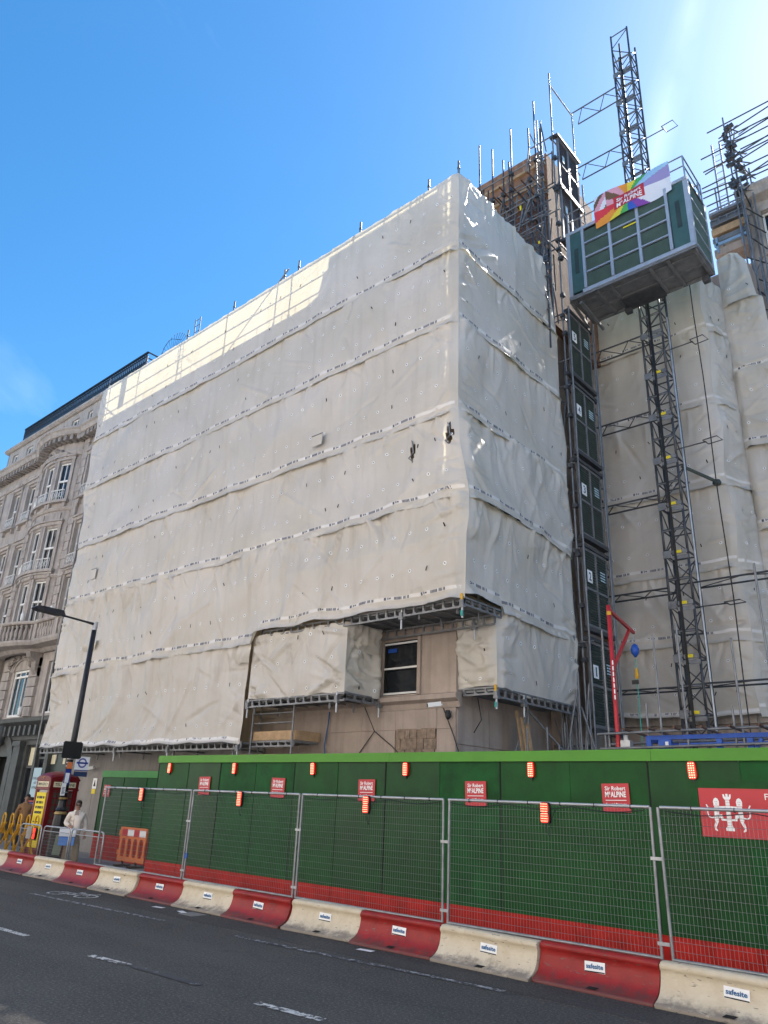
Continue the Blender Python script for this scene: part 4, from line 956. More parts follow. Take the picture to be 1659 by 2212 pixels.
# roof guard rail
RZ = cz1
posts = [(cx0 + .1, cy0 + .03), (-7.95, cy0 + .03), (-6.5, cy0 + .03), (cx1 - .05, cy0 + .03), (cx1 - .05, cy1 - .3), (cx0 + .1, cy1 - .1), (cx1 - .05, cy1 - .05)]
for p in posts: tube(HC, 'rail_post', (*p, RZ), (*p, RZ + .85), .026, M_GALVL)
for z in (.85, .45):
    tube(HC, 'guard_rail', (cx0 + .1, cy0 + .03, RZ + z), (cx1 - .05, cy0 + .03, RZ + z), .022, M_GALV)
    tube(HC, 'guard_rail', (cx1 - .05, cy0 + .03, RZ + z), (cx1 - .05, cy1 - .05, RZ + z - .02), .022, M_GALV)
    tube(HC, 'guard_rail', (cx0 + .1, cy1 - .1, RZ + z), (cx1 - .05, cy1 - .1, RZ + z), .022, M_GALV)
# banner tied on the roof rail
BN = thing('rainbow_banner', 'rainbow striped builder banner tied to the hoist cage guard rail', 'banner', (-6.6, 18.62, 19.9))
def bpos(u, v): return V3((-7.95 + 2.5 * u, 18.63 - .05 * math.sin(u * 9 + v * 4) - .04 * math.sin(v * 3.1) - .06 * v * (1 - u), 21.2 + .03 * math.sin(u * 6) - (1.18 + .12 * (1 - u) - .02) * v))
cols_b = [('stripe_violet', (.30, .26, .50)), ('stripe_pink', (.66, .32, .40)), ('stripe_white', (.70, .70, .76)), ('stripe_sky', (.32, .52, .72)), ('stripe_brown', (.16, .09, .05)), ('stripe_red', (.62, .04, .06)), ('stripe_orange', (.75, .28, .04)), ('stripe_yellow', (.75, .60, .05)), ('stripe_green', (.08, .38, .09)), ('stripe_blue', (.04, .10, .45)), ('stripe_purple', (.22, .06, .34))]
MB_ = {n_: mat('banner_' + n_, c_, .7, var=.05) for n_, c_ in cols_b}
M_FLAG = bpy.data.materials
NU, NV = 60, 30; fac_m = {}
def bcol(u, v):
    # radiating rainbow: fan centred left of middle
    a = math.degrees(math.atan2((.5 - v) * .55, u - .45)); r = math.hypot((.5 - v) * .55, u - .45)
    if u < .16 and v < .55: return ['stripe_white', 'stripe_brown', 'stripe_pink'][int((u * 14 + v * 4)) % 3]
    k = int(((a + 360) % 360) / 22.5)
    return ['stripe_violet', 'stripe_sky', 'stripe_green', 'stripe_yellow', 'stripe_orange', 'stripe_pink', 'stripe_brown', 'stripe_pink', 'stripe_red', 'stripe_orange', 'stripe_yellow', 'stripe_green', 'stripe_blue', 'stripe_purple', 'stripe_white', 'stripe_white'][k]
mbs = {}
for i in range(NU):
    for j in range(NV):
        u = (i + .5) / NU; v = (j + .5) / NV
        mb = mbs.setdefault(bcol(u, v), MB())
        mb.add([bpos(i / NU, j / NV), bpos(i / NU, (j + 1) / NV), bpos((i + 1) / NU, (j + 1) / NV), bpos((i + 1) / NU, j / NV)], [(0, 1, 2, 3)])
for n_, mb in mbs.items(): link(n_, mb, MB_[n_], BN, True)['kind'] = 'stuff'
pb = MB(); n = 14
for i in range(n):
    for j in range(6):
        q = [bpos(.26 + .42 * (i + a) / n, .33 + .42 * (j + b) / 6) + V3((0, -.006, 0)) for a, b in ((0, 0), (0, 1), (1, 1), (1, 0))]; pb.add(q, [(0, 1, 2, 3)])
lp = link('logo_panel', pb, M_SIGN, BN)
def btext(body, u0, u1, v0, v1):
    o = text(BN, 'lettering', body, (0, 0, 0), (1, 0, 0), (0, 0, 1), 1, 1, M_SIGNW, .02, 0)
    me = o.data
    for v in me.vertices:
        u = u0 + (v.co.x + .5) * (u1 - u0); vv = v1 - (v.co.z + .5) * (v1 - v0); p = bpos(u, vv); v.co = p + V3((0, -.014, 0))
    return o
btext('Sir Robert', .30, .64, .40, .52); btext('M', .30, .355, .56, .72); btext('c', .36, .385, .56, .62); btext('ALPINE', .39, .65, .56, .72)

# ------------------------------------------------------------------ mast
MS = thing('hoist_mast', 'tall dark steel lattice mast of the construction hoist', 'mast', (-7.25, 20.98, 0))
hw = .33; sec = MB(); cxm, cym = -7.25, 20.98
for (a, b) in ((-1, -1), (1, -1), (1, 1), (-1, 1)): sec.tube((cxm + a * hw, cym + b * hw, 0), (cxm + a * hw, cym + b * hw, 1.5), .038, 8)
for z in (.0, .75):
    for k, ((a, b), (c, d)) in enumerate((((-1, -1), (1, -1)), ((1, -1), (1, 1)), ((1, 1), (-1, 1)), ((-1, 1), (-1, -1)))):
        sec.tube((cxm + a * hw, cym + b * hw, z + .03), (cxm + c * hw, cym + d * hw, z + .03), .024, 6)
        if k % 2 == int(z > 0): sec.tube((cxm + a * hw, cym + b * hw, z + .05), (cxm + c * hw, cym + d * hw, z + .72), .018, 6)
        else: sec.tube((cxm + a * hw, cym + b * hw, z + .72), (cxm + c * hw, cym + d * hw, z + .05), .018, 6)
secm = sec.mesh('mast_section', True); secm.materials.append(M_DARKST)
plt = MB(); plt.box(cxm - hw - .04, cxm - hw + .2, cym - hw - .06, cym - hw - .04, -.1, .12); plt.box(cxm - hw + .24, cxm + hw, cym - hw - .055, cym - hw - .035, -.02, .1); plt.box(cxm - hw + .22, cxm + hw + .02, cym - hw - .05, cym - hw - .03, -.18, -.06)
pltm = plt.mesh('joint_plate'); pltm.materials.append(M_GALV)
stk = MB().box(cxm - hw + .3, cxm - hw + .5, cym - hw - .062, cym - hw - .056, .0, .09).mesh('sticker'); stk.materials.append(M_YSIGN)
rack = MB().box(cxm - .03, cxm + .03, cym - hw - .1, cym - hw - .05, 0, 1.5).mesh('rack'); rack.materials.append(M_BLACK)
for k in range(20):
    o = link('mast_section', secm, None, MS); o.location = (0, 0, .1 + k * 1.5)
    for nm, me in (('rack', rack), ('joint_plate', pltm)) + ((('sticker', stk),) if k < 11 else ()):
        c = link(nm, me, None, o)
for k in range(20): tube(MS, 'landing_bar', (cxm - hw, cym - hw, .85 + k * 1.5), (cxm + hw, cym - hw, .85 + k * 1.5), .03, M_GALV, 6)
part(MS, 'top_section', M_DARKST, lambda mb: [mb.tube((cxm + a * hw, cym + b * hw, 30.1), (cxm + a * hw, cym + b * hw, 30.1 + (.75 if b < 0 else .25)), .036, 8) for a, b in ((-1, -1), (1, -1), (1, 1), (-1, 1))] + [mb.tube((cxm - hw, cym - hw, 30.8), (cxm + hw, cym - hw, 30.8), .024, 6), mb.tube((cxm - hw, cym - hw, 30.15), (cxm + hw, cym - hw, 30.75), .018, 6)])
tube(MS, 'safety_pole', (cxm + .45, cym - .1, .1), (cxm + .45, cym - .1, 17.2), .035, M_GALVL)
def tie(z, xa=-9.5, xb=-7.6, y=20.8, ext=None):
    def f(mb):
        mb.tube((xa, y - .1, z), (xb, y - .1, z), .028, 6); mb.tube((xa, y + .5, z - .02), (xb, y + .5, z - .02), .028, 6)
        n = 4
        for k in range(n):
            x0 = xa + (xb - xa) * k / n; x1 = xa + (xb - xa) * (k + 1) / n
            mb.tube((x0, y - .1 if k % 2 else y + .5, z), (x1, y + .5 if k % 2 else y - .1, z), .016, 5)
    part(MS, 'wall_tie', M_DARKST, f)
for z in (28.15, 25.2, 16.75, 13.9, 11.05, 8.15, 5.35): tie(z)
for z in (8.15, 5.35): tie(z + .05, -6.9, -1.5)
for z in (24.9, 15.9, 12.4, 7.5):
    part(MS, 'cable_guide', M_DARKST, lambda mb: (mb.tube((cxm + hw, 20.75, z), (-6.05, 20.75, z), .02, 6), mb.path([(-6.1, 20.6, z), (-5.7, 20.6, z + .02), (-5.65, 20.95, z + .02), (-6.05, 20.95, z), (-6.1, 20.6, z)], .018, 5)))
part(MS, 'trailing_cable', M_CABLE, lambda mb: mb.path([(-5.9 + .02 * math.sin(z), 20.72, z) for z in np.linspace(3, 19.2, 15)], .018, 5))
part(MS, 'cable_pulley', M_GATE, lambda mb: (mb.tube((-6.9, 20.9, 11.9), (-6.1, 21.4, 11.35), .05, 7), mb.lathe([(.1, 0), (.13, .06), (.1, .14)], (-6.1, 21.4, 11.25), 9)))

# ------------------------------------------------------------------ landing gates
def gate(idx, zt, solid, label):
    G = thing('landing_gate', label, 'gate', (-9.25, 19.4, zt - 2.3), 'hoist landing gates')
    X = -9.2; ya, yb = 18.72, 20.18; z0 = zt - 2.3
    part(G, 'frame', M_GALV, lambda mb: (mb.box(X - .05, X + .03, ya, ya + .07, z0, zt), mb.box(X - .05, X + .03, yb - .07, yb, z0, zt), mb.box(X - .049, X + .04, ya + .07, yb - .07, zt - .08, zt), mb.box(X - .049, X + .04, ya + .07, yb - .07, z0, z0 + .08)))
    part(G, 'top_beam', M_DARKST, lambda mb: mb.box(X - .1, X + .09, ya - .1, yb + .15, zt + .002, zt + .1)); part(G, 'threshold', M_DARKST, lambda mb: mb.box(X - .08, X + .1, ya - .05, yb + .1, z0 - .14, z0 - .02))
    part(G, 'mid_rail', M_GALV, lambda mb: (mb.box(X - .03, X + .035, (ya + yb) / 2 - .05, (ya + yb) / 2 + .05, z0 + .08, zt - .08),))
    lw = (yb - ya) / 2 - .12
    for i in range(2):
        y = ya + .07 + i * (lw + .1)
        part(G, 'leaf_rail', M_GALV, lambda mb: mb.box(X - .02, X + .03, y, y + lw, z0 + 1.08, z0 + 1.15))
        for zz, hh in ((z0 + .09, .98), (z0 + 1.16, zt - z0 - 1.25)):
            if solid: part(G, 'louvre_panel', M_GATE, lambda mb: louvre(mb, (X, y, zz), (0, 1, 0), (0, 0, 1), lw, hh, 13, .03, (1, 0, 0)))
            else: part(G, 'mesh_panel', M_DARKST, lambda mb: [mb.box(X - .006, X + .006, y, y + lw, zz + hh * k / 26, zz + hh * k / 26 + .012) for k in range(26)])
    if solid:
        pl = part(G, 'number_plate', M_SIGNW, lambda mb: mb.box(X + .036, X + .046, ya + .13, ya + .42, z0 + 1.3, z0 + 1.66))
        text(pl, 'number', str(idx), (X + .048, ya + .275, z0 + 1.48), (0, 1, 0), (0, 0, 1), .14 if idx > 1 else .08, .25, M_PRINT, .02)
        part(G, 'notice', M_PALEB, lambda mb: [mb.box(X + .036, X + .042, yb - .5, yb - .2, z0 + 1.75 - k * .08, z0 + 1.79 - k * .08) for k in range(4)])
    else:
        part(G, 'notice', M_PALEB, lambda mb: mb.box(X + .036, X + .042, ya + .25, ya + .4, z0 + 1.3, z0 + 1.6))
for k, zt in ((5, 17.25), (4, 14.55), (3, 11.85), (2, 9.15), (1, 6.45)):
    gate(k, zt, True, 'green louvred landing gate plated %s, %s' % ({5: ('five', 'directly below the hoist cage'), 4: ('four', 'second below the hoist cage'), 3: ('three', 'halfway up the hoist tower'), 2: ('two', 'just above the red davit top'), 1: ('one', 'lowest, behind the red davit post')}[k]))
gate(7, 24.95, False, 'topmost open mesh landing gate standing against the sky'); gate(6, 22.6, False, 'open mesh landing gate just left of the hoist cage')
GT = thing('gate_scaffold', 'galvanised tube tower carrying the landing gates beside the hoist', 'scaffold', (-9.4, 19.4, 0))
for (X, Y, zt) in ((-9.32, 18.6, 28.2), (-9.32, 20.35, 25.8), (-9.5, 20.75, 28.2), (-9.75, 18.55, 26), (-10.1, 20.3, 22)): tube(GT, 'standard', (X, Y, .1), (X, Y, zt), .03, M_GALV)
tube(GT, 'brace', (-9.32, 18.6, 27.6), (-9.5, 20.75, 28.1), .028, M_GALV)
for k in range(10):
    z = 3.6 + 2.7 * k if k < 7 else 20.2 + (k - 7) * 2.35
    tube(GT, 'transom', (-9.36, 18.5, z), (-9.36, 20.8, z), .026, M_GALV); tube(GT, 'transom', (-10.3, 18.58, z + .08), (-9.2, 18.58, z + .08), .026, M_GALV)
    part(GT, 'clamp', M_DARKST, lambda mb: (mb.box(-9.4, -9.26, 18.52, 18.66, z - .06, z + .06), mb.box(-9.4, -9.26, 20.28, 20.42, z - .06, z + .06)))
    tube(GT, 'brace', (-9.6, 18.45, z - 1.2), (-10.2, 18.5, z + .8), .025, M_GALV)
part(GT, 'board', M_OSB, lambda mb: mb.box(-9.45, -9.41, 20.25, 20.8, 21.6, 24.6))
for (Y, za, zb) in ((18.45, 3, 26), (18.3, 3.5, 19), (18.7, 4, 21)): tube(GT, 'standard', (-9.85 + (Y - 18.4) * .4, Y, za), (-9.85 + (Y - 18.4) * .4, Y, zb), .026, M_GALV)

# ------------------------------------------------------------------ open scaffold round the tower
TS = thing('tower_scaffold', 'open rusty tube scaffold standing in front of the boarded roof tower', 'scaffold', (-11, 17.9, 16))
for (X, zt, zb) in ((-11.97, 25.7, 18), (-11.4, 25.1, 18), (-10.94, 24.25, 17), (-10.7, 24.0, 17), (-10.59, 25.55, 17), (-9.86, 25.05, 16.), (-9.6, 26.2, 16), (-9.39, 24.7, 15.5), (-11.8, 23.4, 18), (-11.6, 23.2, 18), (-10.2, 22, 16), (-10.0, 20, 15.5), (-12.4, 23.3, 18)):
    tube(TS, 'standard', (X, 17.8, zb), (X, 17.8, zt), .03, M_DARKST)
for (X, zt) in ((-12.0, 22.8), (-11.2, 22.6), (-10.4, 22.8)): tube(TS, 'standard', (X, 18.4, 17), (X, 18.4, zt), .03, M_GALV)
for (z, a, b) in ((23.35, -12.6, -9.3), (22.55, -12.6, -9.3), (21.7, -12, -9.4), (20.75, -11, -9.4), (20.25, -11, -9.4), (19.6, -10.8, -9.4), (18.8, -10.6, -9.3), (18.2, -10.3, -9.3), (17.6, -10.1, -9.3), (19.0, -10.6, -9.3), (16.9, -9.9, -9.3)):
    tube(TS, 'ledger', (a, 17.74, z), (b, 17.74, z), .026, M_GALV)
for (x0, z0, x1, z1, y) in ((-10.9, 20.0, -9.6, 22.1, 17.85), (-10.3, 21.6, -9.5, 18.6, 17.85), (-10.0, 17.0, -9.5, 19.5, 17.9), (-9.9, 19.3, -9.3, 17.0, 17.7), (-11.6, 20.2, -10.8, 21.6, 17.9), (-9.5, 20.5, -10.2, 18.0, 17.9)):
    tube(TS, 'brace', (x0, y, z0), (x1, y, z1), .025, M_GALV)
for k in range(7): tube(TS, 'putlog', (-11.9 + k * .38, 17.2 + .1 * (k % 3), 22.35 + .05 * (k % 2)), (-11.9 + k * .38, 18.6, 22.4), .026, M_RUST)
for k in range(6): tube(TS, 'putlog', (-10.4 + k * .2, 17.3, 17.3 + k * .5), (-10.4 + k * .2, 18.6, 17.3 + k * .5), .026, M_GALV)
for (X, z) in ((-9.86, 20.8), (-10.59, 22.6), (-11.4, 22.6), (-10.94, 22.6), (-9.86, 22.6), (-9.39, 22.6), (-9.6, 20.3), (-9.39, 18.9), (-9.86, 18.9), (-10.2, 18.9), (-9.6, 21.7), (-11.97, 23.35), (-10.59, 23.35), (-9.6, 23.35)):
    part(TS, 'coupler', M_DARKST, lambda mb: mb.box(X - .06, X + .06, 17.7, 17.86, z - .07, z + .07))
part(TS, 'yellow_tag', M_YSIGN, lambda mb: (mb.box(-10.2, -10.15, 17.6, 17.64, 21.3, 21.5), mb.box(-9.55, -9.5, 17.6, 17.64, 19.5, 19.6)))

rt = random.Random(31)
for k in range(34):
    X = rt.uniform(-12.2, -9.4); z = rt.uniform(18.5, 22.8); Y = rt.uniform(17.5, 18.4)
    if z < 24.6 - (-9.4 - X) * .6 - 3.4: z += 1.6
    if rt.random() < .5: tube(TS, 'ledger', (X, Y, z), (min(X + rt.uniform(.7, 1.8), -9.3), Y, z + rt.uniform(-.03, .03)), .025, M_GALV, 6)
    elif rt.random() < .5: tube(TS, 'putlog', (X, Y - .5, z), (X + rt.uniform(-.05, .05), Y + .5, z), .025, M_DARKST, 6)
    else: tube(TS, 'brace', (X, Y, z), (X + rt.uniform(-.5, .5), Y, z + rt.uniform(.8, 1.8)), .025, M_GALV, 6)
for k in range(44):
    z = 3.4 + k * .5; Y = rt.uniform(18.45, 18.75); X = rt.uniform(-9.9, -9.3)
    if k % 3 == 0: tube(GT, 'transom', (X - .5, Y, z), (X + .35, Y, z), .025, M_GALV, 6)
    elif k % 3 == 1: tube(GT, 'brace', (X, Y, z - .6), (X + rt.uniform(-.25, .25), Y, z + .9), .025, M_DARKST, 6)
    else: part(GT, 'clamp', M_DARKST, lambda mb: mb.obox((-9.28, 18.6, z), (.07, 0, .01), (0, .07, 0), (0, 0, .06)))
for (X, Y, zb, zt) in ((-9.12, 18.62, .1, 17.4), (-9.12, 20.28, .1, 17.4), (-9.55, 18.42, 3, 22), (-9.15, 20.45, .1, 24)): tube(GT, 'standard', (X, Y, zb), (X, Y, zt), .03, M_GALV)
# ------------------------------------------------------------------ right-hand far building and its scaffold
FB = thing('rear_building', 'pale stone building with a cornice behind the scaffold at the right edge', 'building', (0, 25.8, 0))
def f(mb): wall(mb, Flat(25.7), -4.95, 8, 0, 24.1, [(-4.4 + 2.1 * k, -3.3 + 2.1 * k, 21.9, 23.7) for k in range(4)]); mb.box(-4.95, 8, 26.1, 36, 0, 24.1); mb.box(-6.6, -4.95, 26.4, 36, 0, 22.2)
part(FB, 'wall', M_NST, f)
for k in range(4):
    window(FB, Flat(25.7), -4.4 + 2.1 * k, -3.3 + 2.1 * k, 21.9, 23.7)
    part(FB, 'window_surround', M_NST, lambda mb: (mb.box(-4.6 + 2.1 * k, -4.4 + 2.1 * k, 25.62, 25.75, 21.7, 23.9), mb.box(-3.3 + 2.1 * k, -3.1 + 2.1 * k, 25.62, 25.75, 21.7, 23.9), mb.box(-4.6 + 2.1 * k, -3.1 + 2.1 * k, 25.6, 25.75, 23.72, 23.95)))
part(FB, 'cornice', M_NST, lambda mb: mb.extr([(-.1, -.3), (.08, -.3), (.14, 0), (.5, .15), (.55, .4), (.62, .5), (.62, .62), (-.1, .64)], [(-5.1, 25.7, 24.1, 0, -1), (8, 25.7, 24.1, 0, -1)]))
part(FB, 'roof_sheeting', M_SHEET, lambda mb: (mb.add([(-4.2, 26.2, 24.7), (8, 26.2, 24.7), (8, 27.2, 26.6), (-4.2, 27.2, 26.6)], [(0, 1, 2, 3)])))
RS = thing('rear_scaffold', 'tangle of scaffold tubes rising against the bright sky at the right edge', 'scaffold', (-4, 25, 20))
for (a, b, z, z2, y) in ((-5.67, 2, 28.13, 28.17, 25), (-5.29, 2, 27.6, 28.9, 25.05), (-5.26, 2, 27.39, 27.38, 25), (-5.0, 2, 27.2, 28.2, 25.1), (-6.05, 2, 26.95, 26.97, 25), (-6.03, 2, 26.26, 26.4, 25), (-6.0, 2, 26.2, 27.6, 25.1), (-6.18, -4.7, 25.48, 25.51, 25), (-6.19, -4.7, 25.27, 25.13, 25), (-6.18, 2, 24.98, 24.9, 25), (-6.1, -4.6, 24.53, 24.52, 25), (-4.6, 2, 25.6, 25.6, 25), (-4.7, 2, 26.0, 27.2, 25), (-4.6, 2, 25.2, 26.9, 25.1), (-4.7, 2, 25.35, 25.35, 25.2), (-4.6, 2, 26.6, 26.62, 25.1)):
    tube(RS, 'ledger', (a, y, z), (b, y, z2), .028, M_DARKST)
for (X, Y, zt, zb) in ((-5.0, 24.95, 28.45, 16), (-4.85, 25.0, 27.9, 16), (-4.6, 25.3, 26.0, 15), (-4.7, 24.6, 24.8, 15), (-4.95, 25.4, 27.3, 20), (-4.45, 25.2, 25.6, 20), (-5.75, 25.2, 25.4, 21), (-3.0, 25, 28.5, 16), (-1.5, 25, 28.5, 16)):
    tube(RS, 'standard', (X, Y, zb), (X, Y, zt), .03, M_GALV)
rr2 = random.Random(9)
for k in range(48):
    z = 24.2 + rr2.random() * 3.6; X = -4.95 + rr2.uniform(-.12, .28) * (1.2 if z < 26 else .8)
    part(RS, 'coupler', M_DARKST, lambda mb: mb.obox((X, 24.95 + rr2.uniform(-.1, .2), z), (.07, 0, .02), (0, .07, 0), (-.02, 0, .06)))
for k in range(30): tube(RS, 'stub_tube', (-5.0 + rr2.uniform(-.2, .5), 24.9, 24.4 + k * .12), (-4.7 + rr2.uniform(-.3, .5), 25.2, 24.4 + k * .12 + rr2.uniform(-.6, .6)), .026, M_GALV if k % 2 else M_DARKST, 6)
for k in range(12): tube(RS, 'putlog', (-4.9 + rr2.uniform(-.1, .3), 24.5, 16 + k * .72), (-4.6 + rr2.uniform(-.1, .3), 25.5, 16.1 + k * .72), .026, M_DARKST)
for k in range(8): tube(RS, 'brace', (-4.85, 24.8, 15.5 + k * 1.2), (-4.55, 25.3, 16.6 + k * 1.2), .025, M_GALV)
for X in (-5.62, -5.32):
    tube(RS, 'ladder_stile', (X, 25.1, 24.2), (X + .04, 25.0, 27.4), .035, M_GALVL)
for k in range(10): tube(RS, 'ladder_rung', (-5.62, 25.08, 24.45 + k * .3), (-5.3, 25.08, 24.45 + k * .3), .018, M_GALVL, 6)
for (z, h, m_) in ((24.0, .22, M_DECK), (23.55, .28, M_DECK), (23.1, .3, M_TIMB), (22.75, .2, M_DECK), (22.1, .32, M_STONE)):
    part(RS, 'stacked_board', m_, lambda mb: mb.box(-6.1, -4.85, 25.1, 25.9, z, z + h))
lattice(RS, (-6.05, 25.02, 23.75), (-4.85, 25.02, 23.75), .26, .3); lattice(RS, (-6.05, 25.02, 24.25), (-4.85, 25.02, 24.25), .2, .25, m=M_GALVL)
part(RS, 'blue_beam', mat('pale_blue_steel', (.25, .38, .52), .5, .2), lambda mb: (mb.box(-6.05, -4.85, 25.0, 25.08, 22.5, 22.62), mb.box(-5.98, -5.9, 25.0, 25.08, 22.2, 22.9), mb.box(-5.06, -4.98, 25.0, 25.08, 22.2, 23.0)))

# ------------------------------------------------------------------ things on the roof behind the sheeting
LD = thing('roof_ladder', 'grey ladder poking up above the sheeted scaffold roofline', 'ladder', (-22.2, 13.6, 18))
for dx in (-.17, .17): tube(LD, 'stile', (-22.75 + dx, 13.5, 17.4), (-23.05 + dx, 13.6, 20.35), .02, M_DARKST)
for k in range(10): tube(LD, 'rung', (-22.92 - k * .03 + .0, 13.55, 17.6 + k * .29), (-22.58 - k * .03, 13.55, 17.6 + k * .29), .012, M_DARKST, 6)
FN = thing('spiked_guard', 'black fan-shaped iron spike guard on the roof above the sheeting', 'railing', (-27.3, 15, 20))
cF = V3((-27.2, 15.0, 20.95))
part(FN, 'chimney_cap', M_BLACK, lambda mb: mb.box(-27.3, -26.85, 14.9, 15.5, 20.0, 21.1))
rim = [cF + V3((-.95, 0, .0)), cF + V3((-.95, 0, .45))] + [cF + V3((-.25 - .7 * math.cos(a), 0, .45 + .6 * math.sin(a))) for a in np.linspace(.2, 1.5, 7)] + [cF + V3((.6, 0, .62))]
part(FN, 'rim', M_BLACK, lambda mb: mb.path(rim, .012, 5))
for k in range(14):
    a = -.1 + k * .2; d = V3((-math.cos(a), 0, math.sin(a))); L = min(1.15, .98 / max(.05, abs(math.cos(a)))) if a < 1.0 else 1.15
    part(FN, 'spike', M_BLACK, lambda mb: (mb.tube(cF + d * .1, cF + d * L, .008, 5), mb.lathe([(.001, -.04), (.02, 0), (.001, .07)], cF + d * L, 4)))
# ================================================================== HOARDING
HX = [-17.49 + 1.28 * k for k in range(14)]
HD = thing('site_hoarding', 'long dark green plywood site hoarding with lime cap and red kickboard', 'hoarding', (-9, 11.2, .1))
rh = random.Random(21)
for i in range(len(HX) - 1):
    a, b = HX[i], HX[i + 1]; dy = rh.uniform(-.004, .004)
    part(HD, 'board', (M_GREEN, M_GREEN2, M_GREEN3)[(i * 5 + i // 3) % 3], lambda mb: mb.box(a + .009, b - .009, 11.2 + dy, 11.22, .52, 2.84))
    part(HD, 'kickboard', M_KICK, lambda mb: mb.box(a + .003, b - .003, 11.175 + dy, 11.215, .1, .57))
    part(HD, 'cover_strip', M_GREEN if i % 2 else M_BLACKM, lambda mb: mb.box(a - .012, a + .012, 11.192, 11.199, .58, 2.81))
for a, b in ((-17.5, -9.68), (-9.675, -4.61), (-4.605, -.85)): part(HD, 'cap_board', M_LIME, lambda mb: mb.box(a, b, 11.15, 11.24, 2.82, 2.985))
part(HD, 'end_return', M_GREEN, lambda mb: mb.box(-17.51, -17.49, 11.22, 13.38, .1, 2.84))
part(HD, 'rear_post', M_TIMB, lambda mb: [mb.box(x + .5, x + .6, 11.24, 11.34, .1, 2.8) for x in HX[:-1]])
LH = thing('low_hoarding', 'lower dark green hoarding set back by the stone wall behind the orange barrier', 'hoarding', (-21, 13.4, .1))
for i in range(5):
    a = -24.15 + i * 1.32
    part(LH, 'board', M_GREEN, lambda mb: mb.box(a + .004, a + 1.316, 13.4, 13.43, .8, 2.52)); part(LH, 'kickboard', M_KICK, lambda mb: mb.box(a + .003, a + 1.317, 13.38, 13.425, .1, .8)); part(LH, 'cover_strip', M_GREEN, lambda mb: mb.box(a - .018, a + .018, 13.385, 13.4, .8, 2.5))
part(LH, 'cap_board', M_LIME if False else mat('hoarding_mid_green', (.04, .22, .045), .5), lambda mb: mb.box(-24.16, -17.6, 13.36, 13.44, 2.52, 2.72))
part(LH, 'end_board', M_GREEN, lambda mb: mb.box(-24.17, -24.15, 13.43, 14.27, .1, 2.5))
tag(link('timber_beam', MB().box(-17.4, -15.4, 13.3, 13.5, 3.02, 3.16).box(-15.4, -15.25, 13.3, 14.2, 3.0, 3.12), M_TIMB), 'brown timber beam lying behind the left end of the hoarding', 'beam')

def builder_sign(cx, cz, wd, ht, y, label, full=True):
    S_ = thing('builder_sign', label, 'sign', (cx, y, cz - ht / 2), 'red builder signs on the hoarding'); S_.rotation_euler = (0, rh.uniform(-.025, .025), 0)
    bd = part(S_, 'panel', M_SIGN, lambda mb: mb.box(cx - wd / 2, cx + wd / 2, y - .012, y, cz - ht / 2, cz + ht / 2))
    f_ = y - .0125; X, U = (1, 0, 0), (0, 0, 1)
    text(bd, 'lettering', 'Sir Robert', (cx - .0 * wd, f_, cz + ht * .33), X, U, wd * .76, ht * .15, M_SIGNW, .02)
    text(bd, 'lettering', 'M', (cx - wd * .32, f_, cz + ht * .12), X, U, wd * .13, ht * .2, M_SIGNW, .03)
    text(bd, 'lettering', 'c', (cx - wd * .215, f_, cz + ht * .165), X, U, wd * .06, ht * .10, M_SIGNW, .03)
    text(bd, 'lettering', 'ALPINE', (cx + wd * .1, f_, cz + ht * .12), X, U, wd * .56, ht * .2, M_SIGNW, .03)
    link('rule', MB().box(cx - wd * .38, cx + wd * .38, f_ - .003, f_, cz - ht * .1, cz - ht * .075), M_SIGNW, bd)
    text(bd, 'lettering', 'Special Projects', (cx, f_, cz - ht * .24), X, U, wd * .76, ht * .12, M_SIGNW, .015)
for k, x in enumerate((-15.46, -12.84, -10.26, -7.73, -5.2)):
    builder_sign(x, 2.3, .43, .40, 11.185, 'small red builder sign on the green hoarding, %s from the left' % ORD[k])
builder_sign(-23.75, 2.1, .4, .36, 13.378, 'small red builder sign on the low hoarding behind the orange barrier')
BS = thing('emblem_sign', 'large red sign with white castle and two lions on the hoarding', 'sign', (-3.2, 11.19, 1.84))
bd = part(BS, 'panel', M_SIGN, lambda mb: mb.box(-3.98, -1.6, 11.165, 11.195, 1.84, 2.46))
part(BS, 'backing_frame', M_GREEN, lambda mb: (mb.box(-4.1, -1.5, 11.18, 11.2, 1.74, 1.84), mb.box(-4.1, -3.99, 11.18, 11.2, 1.84, 2.46), mb.box(-4.1, -1.5, 11.18, 11.2, 2.461, 2.56)))
def flat(poly): return lambda mb: mb.prism([(a, b) for a, b in poly], (0, 11.165, 0), (1, 0, 0), (0, 0, 1), (0, -.003, 0))
E_ = MB()
def ep(poly): E_.prism(poly, (0, 11.1645, 0), (1, 0, 0), (0, 0, 1), (0, -.003, 0))
c0 = -3.605
ep([(c0 - .055, 1.925), (c0 + .055, 1.925), (c0 + .055, 1.96), (c0 + .04, 1.975), (c0 + .03, 2.0), (c0 + .026, 2.31), (c0 - .026, 2.31), (c0 - .03, 2.0), (c0 - .04, 1.975), (c0 - .055, 1.96)])
ep([(c0 - .03, 2.315), (c0 + .03, 2.315), (c0 + .05, 2.34), (c0 + .055, 2.385), (c0 + .033, 2.385), (c0 + .028, 2.355), (c0 + .014, 2.355), (c0 + .014, 2.39), (c0 - .014, 2.39), (c0 - .014, 2.355), (c0 - .028, 2.355), (c0 - .033, 2.385), (c0 - .055, 2.385), (c0 - .05, 2.34)])
